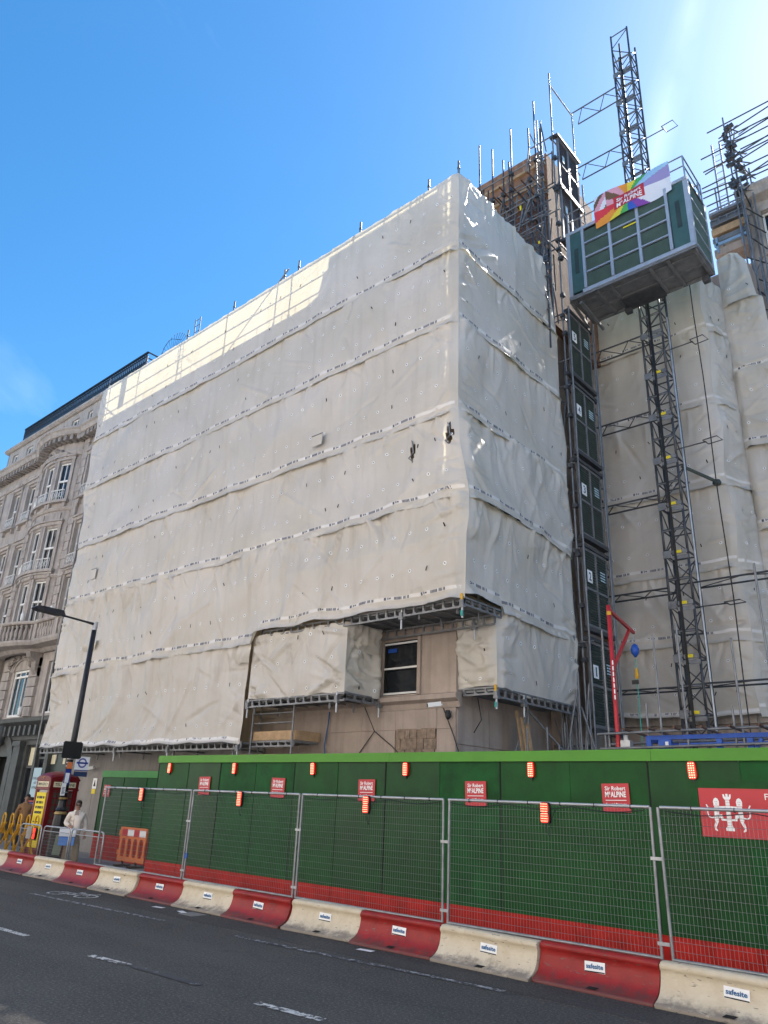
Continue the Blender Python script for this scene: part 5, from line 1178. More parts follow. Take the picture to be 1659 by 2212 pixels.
for s_ in (-1, 1):
    X_ = lambda a: c0 + s_ * a
    def q_(pts): ep([(X_(a), z) for a, z in (pts if s_ > 0 else pts[::-1])])
    q_([(.115, 2.235), (.185, 2.235), (.19, 2.29), (.175, 2.325), (.15, 2.34), (.125, 2.325), (.11, 2.29)])          # maned head
    q_([(.12, 2.23), (.18, 2.23), (.185, 2.15), (.19, 2.06), (.165, 1.99), (.14, 2.04), (.125, 2.12)])               # body
    q_([(.165, 1.99), (.19, 2.03), (.205, 1.98), (.2, 1.93), (.165, 1.915), (.165, 1.93), (.18, 1.95), (.175, 1.975)])  # hind leg
    q_([(.13, 2.2), (.03, 2.215), (.03, 2.235), (.13, 2.23)])                                                          # fore paw on the tower
    q_([(.135, 2.12), (.085, 2.13), (.075, 2.075), (.03, 2.07), (.03, 2.05), (.1, 2.05), (.11, 2.09), (.14, 2.08)])    # bent leg
    tl = [(.19, 2.09), (.23, 2.08), (.265, 2.1), (.275, 2.15), (.265, 2.21), (.285, 2.25)]
    for (a, z), (b, z2) in zip(tl, tl[1:]):
        d = math.hypot(b - a, z2 - z); nx, nz = -(z2 - z) / d * .008, (b - a) / d * .008
        q_([(a - nx, z - nz), (b - nx, z2 - nz), (b + nx, z2 + nz), (a + nx, z + nz)])
link('emblem', E_, M_SIGNW, bd)
lines = MB()
for k in range(9): lines.box(c0 - .028, c0 + .028, 11.1595, 11.161, 1.99 + k * .036, 1.993 + k * .036)
for s_ in (-1, 1):
    for k in range(5): lines.box(c0 + s_ * .15 - .02, c0 + s_ * .15 + .02, 11.1595, 11.161, 2.05 + k * .035, 2.053 + k * .035)
    lines.box(c0 + s_ * .15 - .018, c0 + s_ * .15 - .006, 11.1595, 11.161, 2.285, 2.291); lines.box(c0 + s_ * .15 + .006, c0 + s_ * .15 + .018, 11.1595, 11.161, 2.285, 2.291); lines.box(c0 + s_ * .15 - .012, c0 + s_ * .15 + .012, 11.1595, 11.161, 2.255, 2.26)
link('emblem_lines', lines, M_SIGN, bd)
text(bd, 'lettering', 'F', (-3.1, 11.164, 2.365), (1, 0, 0), (0, 0, 1), .045, .075, M_SIGNW, 0)

# warning lamps on the hoarding
def capsule(mb, cx, y, cz, wd, ht, dep):
    pts = []
    for a in np.linspace(0, 2 * math.pi, 20, endpoint=False):
        c = math.cos(a); s = math.sin(a); pts.append((cx + math.copysign(abs(c) ** .45, c) * wd / 2, cz + math.copysign(abs(s) ** .45, s) * ht / 2))
    mb.prism(pts[::-1], (0, y, 0), (1, 0, 0), (0, 0, 1), (0, -dep, 0))
rlm = random.Random(6)
def ledlamp(cx, cz, y, label, group, wd=.12, ht=.24):
    T = thing('warning_lamp', label, 'lamp', (cx, y, cz - ht / 2), group)
    T.rotation_euler = (0, rlm.uniform(-.07, .07), rlm.uniform(-.05, .05))
    part(T, 'housing', M_LENS, lambda mb: capsule(mb, cx, y, cz, wd, ht, .05)); part(T, 'bracket', M_BLACK, lambda mb: (mb.box(cx - .03, cx + .03, y - .004, y + .02, cz - ht / 2 - .02, cz + ht / 2 - .02), mb.box(cx - .012, cx + .012, y - .03, y - .01, cz - ht / 2 - .045, cz - ht / 2)))
    part(T, 'lens', M_LENSG, lambda mb: capsule(mb, cx, y - .05, cz, wd * .86, ht * .93, .012))
    L_ = part(T, 'led_array', M_LED, lambda mb: [mb.box(cx + (i - 1) * wd * .26 - .008, cx + (i - 1) * wd * .26 + .008, y - .068, y - .0625, cz + (j - 3) * ht * .13 - .007, cz + (j - 3) * ht * .13 + .007) for i in range(3) for j in range(7)]); L_['kind'] = 'stuff'
for k, x in enumerate((-16.97, -14.37, -11.77, -9.29, -6.63, -4.03)):
    ledlamp(x, 2.69, 11.2, 'glowing red LED lamp under the lime cap, %s from the left' % ORD[k], 'red lamps on the hoarding')

# ================================================================== MESH FENCE on the barriers
M_WIRE = mat('fence_wire', (.24, .25, .25), .5, .4, var=.1)
FX = [(-17.98, -14.42), (-14.34, -10.98), (-10.9, -7.62), (-7.52, -4.26), (-4.12, -.78)]
FY = 10.12
M_POSTG = mat('fence_post', (.27, .28, .29), .45, .5, var=.25, vs=6)
FLAB = ['leftmost grey mesh fence panel, in front of the orange barrier', 'grey mesh fence panel left of centre with a blue tag', 'middle grey wire mesh fence panel above the barriers', 'grey mesh fence panel right of centre before the red lamp', 'rightmost grey mesh fence panel in front of the lion sign']
for k, (a, b) in enumerate(FX):
    T = thing('mesh_fence', FLAB[k], 'fence', ((a + b) / 2, FY, .42), 'mesh fence panels on the barriers')
    zb, zt = (.46, 2.18); ln = -.03 if k == 4 else (.02 if k == 3 else 0)
    tube(T, 'post', (a, FY, .36), (a + ln, FY, zt), .021, M_POSTG); tube(T, 'post', (b, FY, .36), (b + ln * .5, FY, zt), .021, M_POSTG)
    tube(T, 'top_rail', (a, FY, zt), (b, FY, zt), .021, M_GALVL); tube(T, 'bottom_rail', (a, FY, zb), (b, FY, zb), .021, M_POSTG)
    def f(mb):
        n = int((b - a) / .048)
        for i in range(1, n):
            x = a + (b - a) * i / n; mb.tube((x, FY, zb), (x, FY, zt), .0018, 3)
        for i in range(1, 17): z = zb + (zt - zb) * i / 17; mb.tube((a, FY - .004, z), (b, FY - .004, z), .0024, 3)
    part(T, 'wire_mesh', M_WIRE, f)['kind'] = 'stuff'
    for z in (.6, 1.55): part(T, 'clip', M_GALVL, lambda mb: mb.box(b - .03, b + .12, FY - .03, FY - .015, z, z + .04))
    for i in range(6): part(T, 'cable_tie', M_BLACK, lambda mb: mb.box(a + .4 + i * .52, a + .408 + i * .52, FY - .025, FY + .025, zt - .03, zt + .024))
    part(T, 'power_lead', M_CABLE, lambda mb: mb.path([(a + (b - a) * t, FY - .03, zt - .03 - .05 * abs(math.sin(t * 9.4))) for t in np.linspace(.02, .98, 22)], .006, 4))
    if k == 1: part(T, 'blue_tag', M_BLUE, lambda mb: mb.box(a - .01, a + .07, FY - .03, FY - .022, .85, .95))
for k, (x, lab) in enumerate(((-16.23, 'red lamp hung on the leftmost mesh fence panel'), (-12.64, 'red lamp hung on the left of centre mesh fence panel'), (-9.2, 'red lamp hung on the middle mesh fence panel'), (-5.75, 'red lamp hung on the right of centre mesh fence panel'))):
    T = thing('fence_lamp', lab, 'lamp', (x, FY - .05, 1.9), 'red lamps on the fence')
    y = FY - .05
    part(T, 'housing', M_BLACK, lambda mb: capsule(mb, x, y, 2.05, .15, .29, .05)); part(T, 'lens', M_LENSG, lambda mb: (capsule(mb, x - .005, y - .05, 2.12, .12, .125, .012), capsule(mb, x - .005, y - .05, 1.985, .12, .125, .012)))
    part(T, 'led_array', M_LED, lambda mb: [mb.box(x - .005 + (i - 2) * .022 - .006, x - .005 + (i - 2) * .022 + .006, y - .068, y - .063, 2.055 - .115 + j * .032, 2.055 - .106 + j * .032) for i in range(5) for j in range(8)])['kind'] = 'stuff'
    part(T, 'lead', M_CABLE, lambda mb: mb.path([(x, y - .02, 1.9), (x + .01, y - .02, 1.8), (x + .05, y - .02, 1.74), (x + .06, y - .02, 1.84), (x + .09, y - .01, 2.0), (x + .16, y, 2.12)], .006, 4))

# ================================================================== ROAD BARRIERS
prof = [(0.34, 0.0), (.345, .03), (.30, .045), (.22, .075), (.16, .12), (.115, .19), (.09, .27), (.08, .335), (.095, .35), (.105, .375), (.098, .405), (.07, .425), (.0, .43), (-.06, .425), (-.085, .40), (-.08, .34), (-.10, .2), (-.16, .1), (-.26, .04), (-.27, 0)]
# y is outward (towards the road) from the nose line Y=10.06
NP = 12
def barrier_mesh(L):
    mb = MB(); n = len(prof); e = .006
    xs = [0, .012] + [L * k / NP for k in range(1, NP)] + [L - .012, L]
    for j, x in enumerate(xs):
        s = .965 if j in (0, len(xs) - 1) else 1.
        for (a, z) in prof: mb.v.append((x, -(a * s), z * 1.05 * s + (.0 if s == 1 else .004)))
    for j in range(len(xs) - 1):
        for k in range(n - 1): mb.f.append((j * n + k, (j + 1) * n + k, (j + 1) * n + k + 1, j * n + k + 1))
    mb.f += [tuple(range(n - 1, -1, -1)), tuple(range((len(xs) - 1) * n, len(xs) * n))]
    me = mb.mesh('barrier_body', True); me.materials.clear()
    for p in me.polygons:
        if len(p.vertices) > 4: p.use_smooth = False
    return me
BL = 1.65
bm_r = barrier_mesh(BL - .02); bm_w = bm_r.copy(); bm_r.materials.append(M_BRED)
# scuffed white plastic: dirt towards the foot comes from wheel spray, streaks and scrapes
def spray(m, dirt, k):
    t = m.node_tree; N = t.nodes; L = t.links; b = N['Principled BSDF']; src = b.inputs['Base Color'].links[0].from_socket
    g = N.new('ShaderNodeNewGeometry'); sx = N.new('ShaderNodeSeparateXYZ'); L.new(g.outputs['Position'], sx.inputs[0])
    nz = N.new('ShaderNodeTexNoise'); nz.inputs['Scale'].default_value = 6; nz.inputs['Detail'].default_value = 8; nz.inputs['Roughness'].default_value = .7; L.new(g.outputs['Position'], nz.inputs['Vector'])
    mr = N.new('ShaderNodeMapRange'); mr.inputs[1].default_value = .16; mr.inputs[2].default_value = .02; mr.inputs[3].default_value = -.05; mr.inputs[4].default_value = .36; L.new(sx.outputs[2], mr.inputs[0])
    ad = N.new('ShaderNodeMath'); ad.operation = 'ADD'; L.new(nz.outputs[0], ad.inputs[0]); L.new(mr.outputs[0], ad.inputs[1])
    m2 = N.new('ShaderNodeMapRange'); m2.inputs[1].default_value = .55; m2.inputs[2].default_value = .78; m2.inputs[4].default_value = k; L.new(ad.outputs[0], m2.inputs[0])
    mx = N.new('ShaderNodeMixRGB'); mx.inputs[2].default_value = dirt; L.new(m2.outputs[0], mx.inputs[0]); L.new(src, mx.inputs[1])
    mp = N.new('ShaderNodeMapping'); mp.inputs['Scale'].default_value = (3, 3, 14); mp.inputs['Rotation'].default_value = (0, .9, 0); L.new(g.outputs['Position'], mp.inputs[0])
    ns = N.new('ShaderNodeTexNoise'); ns.inputs['Scale'].default_value = 3; ns.inputs['Detail'].default_value = 3; L.new(mp.outputs[0], ns.inputs[0])
    ms = N.new('ShaderNodeMapRange'); ms.inputs[1].default_value = .66; ms.inputs[2].default_value = .70; ms.inputs[4].default_value = .7; L.new(ns.outputs[0], ms.inputs[0])
    mx2 = N.new('ShaderNodeMixRGB'); mx2.inputs[2].default_value = (.12, .10, .09, 1); L.new(ms.outputs[0], mx2.inputs[0]); L.new(mx.outputs[0], mx2.inputs[1]); L.new(mx2.outputs[0], b.inputs['Base Color'])
spray(M_BWHT, (.20, .17, .14, 1), .9); spray(M_BRED, (.085, .045, .04, 1), .75)
bm_w.materials.append(M_BWHT)
sticker = MB().add([(-.14, -.110, .195), (.14, -.110, .195), (.14, -.0945, .315), (-.14, -.0945, .315)], [(0, 1, 2, 3)]).mesh('label_sticker'); sticker.materials.append(M_SIGNW)
slot = MB().add([(-.03, -.322, .0445), (.10, -.322, .0445), (.13, -.262, .064), (.0, -.262, .064)], [(0, 1, 2, 3)]).mesh('lifting_slot'); slot.materials.append(M_BLACKM)
BX0 = -4.23
M_SAFE = mat('label_blue', (.02, .12, .28), .5)
rbx = random.Random(4)
for i in range(-2, 14):
    x1 = BX0 - BL * i; x0 = x1 - BL; white = (i % 2 != 0)
    k = i + 2
    col = 'dirty white' if white else 'red'
    T = thing('road_barrier', '%s plastic road barrier with sloping foot, %s of the row from the right' % (col, ORD[k]) if k < 16 else '', 'barrier', ((x0 + x1) / 2, 10.06, 0), 'red and white road barriers')
    o = link('body', bm_w if white else bm_r, None, T); dy = rbx.uniform(-.03, .03); base = Matrix.Translation((x0 + .004, 10.06 + dy, .004)) @ Matrix.Rotation(rbx.uniform(-.018, .018), 4, 'Z') @ Matrix.Rotation(rbx.uniform(-.006, .006), 4, 'Y'); o.matrix_basis = base
    o = link('lifting_slot', slot, None, T); o.matrix_basis = base @ Matrix.Translation((BL * .48, -.004, .006))
    if i >= -1:
        sl = link('label', sticker, None, T); sl.matrix_basis = base @ Matrix.Translation((BL * .5 + rbx.uniform(-.05, .05), -.006, .0)) @ Matrix.Rotation(rbx.uniform(-.05, .05), 4, 'Y')
        ts = text(sl, 'lettering', 'safesite', (0, -.1035, .265), (1, 0, 0), (0, .12, 1), .235, .055, M_SAFE, .03, .004)
        ts2 = link('label_foot', MB().add([(-.135, -.1135, .199), (.135, -.1135, .199), (.135, -.112, .212), (-.135, -.112, .212)], [(0, 1, 2, 3)]), M_BLACK, sl)
gr = MB(); rg_ = random.Random(77)
for k in range(420):
    x_ = rg_.uniform(-24, -2.5); y_ = 9.68 - abs(rg_.gauss(0, .09)) - .01; q_ = rg_.uniform(.006, .017)
    gr.lathe([(q_ * .3, 0), (q_, q_ * .4), (q_ * .2, q_ * .9)], (x_, y_, .004), 4)
go = link('grit', gr, M_ROAD); go['kind'] = 'stuff'; go['label'] = 'loose grey grit lying along the foot of the road barriers'; go['category'] = 'grit'
# stickers that fell on the road
for (x, y, r) in ((-14.05, 9.42, .2), (-13.3, 9.45, -.3), (-8.6, 9.5, .1)):
    mb = MB(); c, s = math.cos(r), math.sin(r)
    mb.add([(x + c * a - s * b_, y + s * a + c * b_, .014) for a, b_ in ((-.14, -.06), (.14, -.06), (.14, .06), (-.14, .06))], [(0, 1, 2, 3)])
    tag(link('fallen_label', mb, M_SIGNW), 'white label lying flat on the road beside the ' + ('fourth white barrier' if x < -14 else 'barrier foot, left' if x < -10 else 'barrier foot, middle'), 'label')

# ================================================================== LOW PEDESTRIAN BARRIERS
PB = [(-19.9, -18.28, 'grey pedestrian barrier standing in front of the woman'), (-21.45, -20.0, 'middle grey pedestrian barrier in front of the phone box'), (-22.85, -21.6, 'leftmost grey pedestrian barrier carrying a red lamp')]
M_SMOKE = mat('mesh_infill', (.30, .30, .29), .5, .4)
for (a, b, lab) in PB:
    T = thing('pedestrian_barrier', lab, 'barrier', ((a + b) / 2, 10.4, 0), 'low pedestrian barriers'); y = 10.42; zt = 1.14; r = .1
    pts = [(a, y, .02), (a, y, zt - r), (a + .03, y, zt - .03), (a + r, y, zt), (b - r, y, zt), (b - .03, y, zt - .03), (b, y, zt - r), (b, y, .02)]
    part(T, 'frame', M_GALVL, lambda mb: mb.path(pts, .02, 7), True); tube(T, 'lower_rail', (a, y, .2), (b, y, .2), .016, M_GALVL); tube(T, 'upper_rail', (a, y, zt - .12), (b, y, zt - .12), .01, M_GALVL)
    def f(mb):
        n = int((b - a) / .05)
        for i in range(1, n): x = a + (b - a) * i / n; mb.tube((x, y, .2), (x, y, zt - .12), .0022, 3)
        for i in range(1, 10): z = .2 + (zt - .32) * i / 10; mb.tube((a, y - .004, z), (b, y - .004, z), .0022, 3)
    part(T, 'wire_mesh', M_WIRE, f)['kind'] = 'stuff'
    for s_ in (a + .15, b - .15): part(T, 'foot', M_GALV, lambda mb: mb.beam((s_, y - .02, .03), (s_, y + .5, .13), .05, .02))
x, y = -21.75, 10.36
T = thing('fence_lamp', 'red lamp hung on the leftmost low pedestrian barrier', 'lamp', (x, y, .8), 'red lamps on the fence')
part(T, 'housing', M_BLACK, lambda mb: capsule(mb, x, y, .93, .15, .3, .06)); part(T, 'lens', M_LENSG, lambda mb: (capsule(mb, x, y - .06, 1.0, .12, .13, .012), capsule(mb, x, y - .06, .86, .12, .13, .012)))
tag(link('notice_plate', MB().box(-22.35, -22.05, 10.36, 10.375, .78, 1.1), M_STONEG), 'small grey notice hung on the leftmost pedestrian barrier', 'notice')

# ================================================================== ORANGE CHAPTER BARRIER
OB = thing('orange_barrier', 'orange plastic pedestrian barrier with red and white reflective strip', 'barrier', (-20.65, 12.7, .1))
a, b, y = -21.35, -19.95, 12.7
def f(mb):
    mb.box(a, b, y - .02, y + .02, .24, .36); mb.box(a, b, y - .021, y + .021, .84, 1.14)
    for k in range(5):
        xx = a + .04 + k * (b - a - .16) / 4; mb.prism([(xx - .04, .35), (xx + .12, .35), (xx + .09, .45), (xx + .09, .74), (xx + .14, .85), (xx - .06, .85), (xx - .01, .74), (xx - .01, .45)], (0, y - .018, 0), (1, 0, 0), (0, 0, 1), (0, .036, 0))
    mb.box(a - .07, a, y - .015, y + .015, .9, 1.05); mb.box(a - .07, a, y - .015, y + .015, .4, .52)
part(OB, 'panel', M_ORANGE, f)
part(OB, 'red_strip', M_SIGN, lambda mb: mb.box(a + .12, b - .02, y - .026, y - .0215, .9, 1.09))
for k in range(2): part(OB, 'white_block', M_SIGNW, lambda mb: mb.box(a + .42 + k * .62, a + .74 + k * .62, y - .031, y - .0265, .91, 1.08))
for xx in (a + .3, b - .4): part(OB, 'foot', M_BLACK, lambda mb: (mb.box(xx - .05, xx + .05, y - .25, y + .25, .1, .16), mb.box(xx - .03, xx + .03, y - .02, y + .02, .16, .26)))
tag(link('manhole_cover', MB().box(-19.6, -18.6, 11.4, 12.2, .1, .112), M_DECK), 'dark steel cover plate lying on the pavement by the orange barrier', 'cover')

# ================================================================== YELLOW EXPANDING BARRIER
YB = thing('folding_barrier', 'yellow expanding trellis safety barrier at the left edge', 'barrier', (-25, 11, .1))
y = 11.0
for k in range(7):
    x = -26.6 + k * .55
    part(YB, 'hoop', M_YEL, lambda mb: mb.path([(x, y, .15), (x, y, 1.15)] + [(x + .1 - .1 * math.cos(t), y, 1.2 + .13 * math.sin(t)) for t in np.linspace(0, math.pi, 7)] + [(x + .2, y, 1.15), (x + .2, y, .75)], .025, 6), True)
    if k < 6:
        part(YB, 'lattice_bar', M_YEL, lambda mb: mb.beam((x + .02, y - .03, .2), (x + .75, y - .03, 1.05), .012, .05, (0, 1, 0)))
        part(YB, 'lattice_bar', M_YEL, lambda mb: mb.beam((x + .02, y + .03, 1.05), (x + .75, y + .03, .2), .012, .05, (0, 1, 0)))
        part(YB, 'lattice_bar', M_YEL, lambda mb: mb.beam((x + .02, y - .045, .65), (x + .4, y - .045, 1.08), .012, .05, (0, 1, 0)))

# ================================================================== TELEPHONE BOX
TB = thing('telephone_box', 'red telephone box with domed roof and a yellow poster on its side', 'phone box', (-23.5, 11.6, .1))
x0, x1, y0, y1, zb = -24.0, -23.1, 11.15, 12.05, .1
part(TB, 'plinth', M_BLACK, lambda mb: mb.box(x0 - .02, x1 + .02, y0 - .02, y1 + .02, zb, zb + .12))
for (x, y) in ((x0, y0), (x1 - .09, y0), (x0, y1 - .09), (x1 - .09, y1 - .09)): part(TB, 'corner_post', M_PHONE, lambda mb: mb.box(x, x + .09, y, y + .09, zb + .12, 2.12))
part(TB, 'head', M_PHONE, lambda mb: (mb.box(x0 - .02, x1 + .02, y0 - .02, y1 + .02, 2.06, 2.1), mb.box(x0, x1, y0, y1, 2.101, 2.33), mb.box(x0 - .02, x1 + .02, y0 - .02, y1 + .02, 2.331, 2.36)))
def f(mb):
    n = 14; c = V3(((x0 + x1) / 2, (y0 + y1) / 2, 2.36)); h = .47; vs = []
    for j in range(n + 1):
        for i in range(n + 1):
            u = -1 + 2 * i / n; v = -1 + 2 * j / n; vs.append((c.x + u * h, c.y + v * h, 2.36 + .20 * max(0, 1 - u * u) ** .5 * .5 + .20 * max(0, 1 - v * v) ** .5 * .5 + .04 * (1 - u * u) * (1 - v * v)))
    mb.add(vs, [(j * (n + 1) + i, j * (n + 1) + i + 1, (j + 1) * (n + 1) + i + 1, (j + 1) * (n + 1) + i) for j in range(n) for i in range(n)])
    for j in (0, n):
        yy = c.y + (-1 + 2 * j / n) * h
        mb.add([(c.x + (-1 + 2 * i / n) * h, yy, 2.36 + .10 * (1 - (-1 + 2 * i / n) ** 2) ** .5) for i in range(n + 1)], [tuple(range(n + 1))])
        xx = c.x + (-1 + 2 * j / n) * h
        mb.add([(xx, c.y + (-1 + 2 * i / n) * h, 2.36 + .10 * (1 - (-1 + 2 * i / n) ** 2) ** .5) for i in range(n + 1)], [tuple(range(n + 1))])
part(TB, 'dome_roof', M_PHONE, f, False)
# right side (facing +X): 8 x 3 panes with wide middle
def f(mb):
    X = x1 - .05
    mb.box(X, X + .03, y0 + .09, y0 + .15, zb + .12, 2.06); mb.box(X, X + .03, y1 - .15, y1 - .09, zb + .12, 2.06); mb.box(X, X + .031, y0 + .15, y1 - .15, zb + .12, .55)
    for k in range(9): z = .55 + k * (1.46 / 8); mb.box(X + .002, X + .028, y0 + .15, y1 - .15, z - .015, z + .015)
    for yy in (y0 + .27, y1 - .27): mb.box(X + .001, X + .029, yy - .012, yy + .012, .55, 2.05)
part(TB, 'side_door', M_PHONE, f)
part(TB, 'side_glass', mat('phone_glass', (.10, .085, .075), .1, spec=.6), lambda mb: (mb.box(x1 - .045, x1 - .04, y0 + .1, y1 - .1, .5, 2.05), mb.box(x0 + .1, x1 - .1, y0 + .04, y0 + .045, .5, 2.05)))
def f(mb):
    mb.box(x0 + .09, x0 + .15, y0 + .02, y0 + .05, zb + .12, 2.06); mb.box(x1 - .15, x1 - .09, y0 + .02, y0 + .05, zb + .12, 2.06); mb.box(x0 + .15, x1 - .15, y0 + .019, y0 + .05, zb + .12, .45)
part(TB, 'front_door', M_PHONE, f)
ps = part(TB, 'poster', M_YSIGN, lambda mb: mb.box(x0 + .15, x1 - .15, y0 - .004, y0 + .018, .46, 1.98))
part(TB, 'back_panel', M_PHONE, lambda mb: mb.box(x0 + .02, x0 + .05, y0 + .09, y1 - .09, zb + .12, 2.06))
rp = random.Random(2); lm = MB()
for r, (z, h) in enumerate(((1.84, .07), (1.70, .07), (1.56, .07), (1.42, .07), (1.16, .03), (.98, .06), (.88, .06), (.78, .06), (.68, .06))):
    xx = x0 + .22
    while xx < x1 - .24:
        w_ = rp.uniform(.025, .05); lm.box(xx, xx + w_, y0 - .008, y0 - .0045, z - h / 2, z + h / 2); xx += w_ + (.012 if rp.random() > .25 else .04)
link('poster_print', lm, M_BLACK, ps)['kind'] = 'stuff'
for (c, xd, body, w_) in (((x1 + .001, (y0 + y1) / 2, 2.215), (0, 1, 0), 'TELEPHONE', .62), (((x0 + x1) / 2, y0 - .001, 2.215), (1, 0, 0), 'EMERGENCY', .6)):
    n_ = V3(xd).cross(V3((0, 0, 1)))
    def f(mb): mb.obox(V3(c) + n_ * .006, V3(xd) * .35, V3((0, 0, .075)), n_ * .005)
    sg = part(TB, 'name_panel', M_CREAM, f); text(sg, 'lettering', body, V3(c) + n_ * .012, xd, (0, 0, 1), w_, .085, M_BLACK, .01)
part(TB, 'crown', M_GOLD, lambda mb: (mb.lathe([(.03, 0), (.045, .03), (.02, .07)], ((x0 + x1) / 2, y0 - .01, 2.37), 6), mb.lathe([(.03, 0), (.045, .03), (.02, .07)], (x1 + .01, (y0 + y1) / 2, 2.37), 6)))

# ================================================================== LAMP COLUMN
LP = thing('street_lamp', 'tall black street lamp column with decorative base and signs beside the phone box', 'street lamp', (-22.25, 11.2, .1))
lx, ly = -22.25, 11.2
part(LP, 'base', M_POST, lambda mb: mb.lathe([(.24, 0), (.24, .12), (.2, .2), (.19, .9), (.17, 1.2), (.15, 1.38)], (lx, ly, .1), 12))
part(LP, 'gold_band', M_GOLD, lambda mb: mb.lathe([(.155, 0), (.185, .03), (.17, .06), (.14, .09)], (lx, ly, 1.4), 12)); part(LP, 'moulding', M_POST, lambda mb: mb.lathe([(.13, 0), (.16, .06), (.12, .12), (.105, .3), (.12, .33)], (lx, ly, 1.48), 12))
part(LP, 'gold_band', M_GOLD, lambda mb: mb.lathe([(.12, 0), (.13, .03), (.1, .05)], (lx, ly, 1.82), 12))
part(LP, 'column', M_POST, lambda mb: mb.lathe([(.095, 0), (.088, 2.0), (.075, 4.95)], (lx, ly, 1.86), 12), True)
part(LP, 'collar', M_GALVL, lambda mb: mb.lathe([(.085, 0), (.085, .26)], (lx, ly, 6.8), 12))
part(LP, 'arm', M_POST, lambda mb: mb.path([(lx, ly, 6.98), (lx + .02, ly - .35, 7.0), (lx + .05, ly - 1.3, 7.05)], [.05, .035, .03], 7))
part(LP, 'lantern', M_POST, lambda mb: (mb.prism([(0, 0), (.1, .12), (.85, .1), (.95, .02), (.85, -.03), (.1, -.04)], (lx - .1, ly - 1.1, 7.04), (0, -1, .03), (0, 0, 1), (.32, 0, 0)),), False)
part(LP, 'photocell', M_SIGNW, lambda mb: mb.lathe([(.04, 0), (.04, .07), (.03, .09)], (lx + .05, ly - 1.5, 7.16), 8))
def plate(name, y0, y1, z0, z1, m, t=.012, dx=.1): return part(LP, name, m, lambda mb: mb.box(lx + dx - t, lx + dx, y0, y1, z0, z1))
bp_ = part(LP, 'sign_back', M_BLACK, lambda mb: mb.prism([(-.3, -.2), (-.26, -.24), (.26, -.24), (.3, -.2), (.3, .2), (.26, .24), (-.26, .24), (-.3, .2)], (lx + .1, ly - .05, 3.18), (0, 1, 0), (0, 0, 1), (.02, 0, 0)))
rs = plate('stop_flag', ly + .12, ly + .56, 2.62, 3.02, M_SIGNW)
def f(mb):
    cy, cz = ly + .34, 2.84; n = 24
    for k in range(n):
        a = 6.2832 * k / n; b = 6.2832 * (k + 1) / n; P = lambda r, t: V3((lx + .103, cy + r * math.cos(t), cz + r * math.sin(t)))
        mb.add([P(.095, a), P(.14, a), P(.14, b), P(.095, b)], [(0, 1, 2, 3)])
link('roundel_ring', (lambda q: (f(q), q)[1])(MB()), mat('roundel_violet', (.12, .12, .34), .5), rs)
link('roundel_bar', MB().box(lx + .1005, lx + .106, ly + .16, ly + .52, 2.815, 2.865), M_SIGNB, rs)
link('blue_edge', MB().box(lx + .1005, lx + .104, ly + .12, ly + .56, 2.62, 2.645), M_SIGNB, rs)
plate('stop_name', ly + .13, ly + .55, 2.46, 2.595, mat('navy_sign', (.03, .05, .12), .4))
plate('orange_tag', ly - .12, ly + .04, 2.66, 2.84, M_ORANGE, dx=.11); tb_ = plate('blue_notice', ly - .14, ly + .04, 2.22, 2.64, M_SIGNB, dx=.112)
link('paper', MB().box(lx + .1125, lx + .117, ly - .12, ly + .0, 2.27, 2.54), M_SIGNW, tb_)
wn = plate('white_notice', ly - .17, ly - .04, 1.92, 2.26, M_SIGNW, dx=.115)
link('notice_print', (lambda q: ([q.box(lx + .1155, lx + .119, ly - .15, ly - .07 + .02 * (k % 2), 1.96 + k * .035, 1.975 + k * .035) for k in range(6)], q)[1])(MB()), M_PRINT, wn)
for z in (2.0, 2.3, 2.72, 2.82, 2.92): part(LP, 'steel_band', M_GALVL, lambda mb: mb.lathe([(.098, 0), (.098, .025)], (lx, ly, z), 12))

# ================================================================== SMALL WALL THINGS
def cctv(x, y, z, label, d=(-.7, -.7)):
    T = thing('security_camera', label, 'camera', (x, y, z)); d = V3((*d, -.15)).normalized()
    part(T, 'arm', M_WHITEP, lambda mb: mb.beam((x, y, z), (x, y - .14, z), .03, .03)); part(T, 'body', M_WHITEP, lambda mb: mb.beam(V3((x, y - .14, z)) - d * .05, V3((x, y - .14, z)) + d * .26, .1, .1)); part(T, 'lens', M_BLACK, lambda mb: mb.beam(V3((x, y - .14, z)) + d * .261, V3((x, y - .14, z)) + d * .28, .07, .07)); return T
cctv(-10.75, 14.2, 4.28, 'white security camera on the stone corner below the ledge'); cctv(-26.3, 14.27, 2.85, 'small grey security camera on the wall behind the bus stop flag', (-.9, -.3))
tag(link('dome_camera', MB().lathe([(.05, .14), (.07, .06), (.06, -.02), (.03, -.07), (.005, -.08)], (-10.63, 14.26, 4.02), 9), M_BLACK), 'small dark dome camera hanging under the white camera', 'camera')
for (x, z, lab) in ((-33.6, 8.95, 'white camera on the balcony rail beside the curved bay'), (-36.6, 8.95, 'white camera on the far left of the balcony rail'), (-33.0, 4.9, 'small white camera on the dark shop cornice')):
    tag(link('balcony_camera', MB().lathe([(.05, 0), (.09, .05), (.1, .3), (.06, .38)], (x, 13.5 if z > 6 else 14.0, z), 9), M_WHITEP, None, True), lab, 'camera')
ws = thing('wall_sign', 'small white and yellow warning sign on the grey stone wall', 'sign', (-26.2, 14.26, 2))
p_ = part(ws, 'panel', M_SIGNW, lambda mb: mb.box(-26.35, -26.08, 14.25, 14.262, 2.15, 2.5)); part(ws, 'lower_panel', M_YSIGN, lambda mb: mb.box(-26.35, -26.1, 14.25, 14.262, 1.98, 2.14))
link('pictogram', MB().prism([(-.08, -.1), (.08, -.1), (0, .12)], (-26.21, 14.249, 2.33), (1, 0, 0), (0, 0, 1), (0, -.003, 0)), M_BLACK, p_)
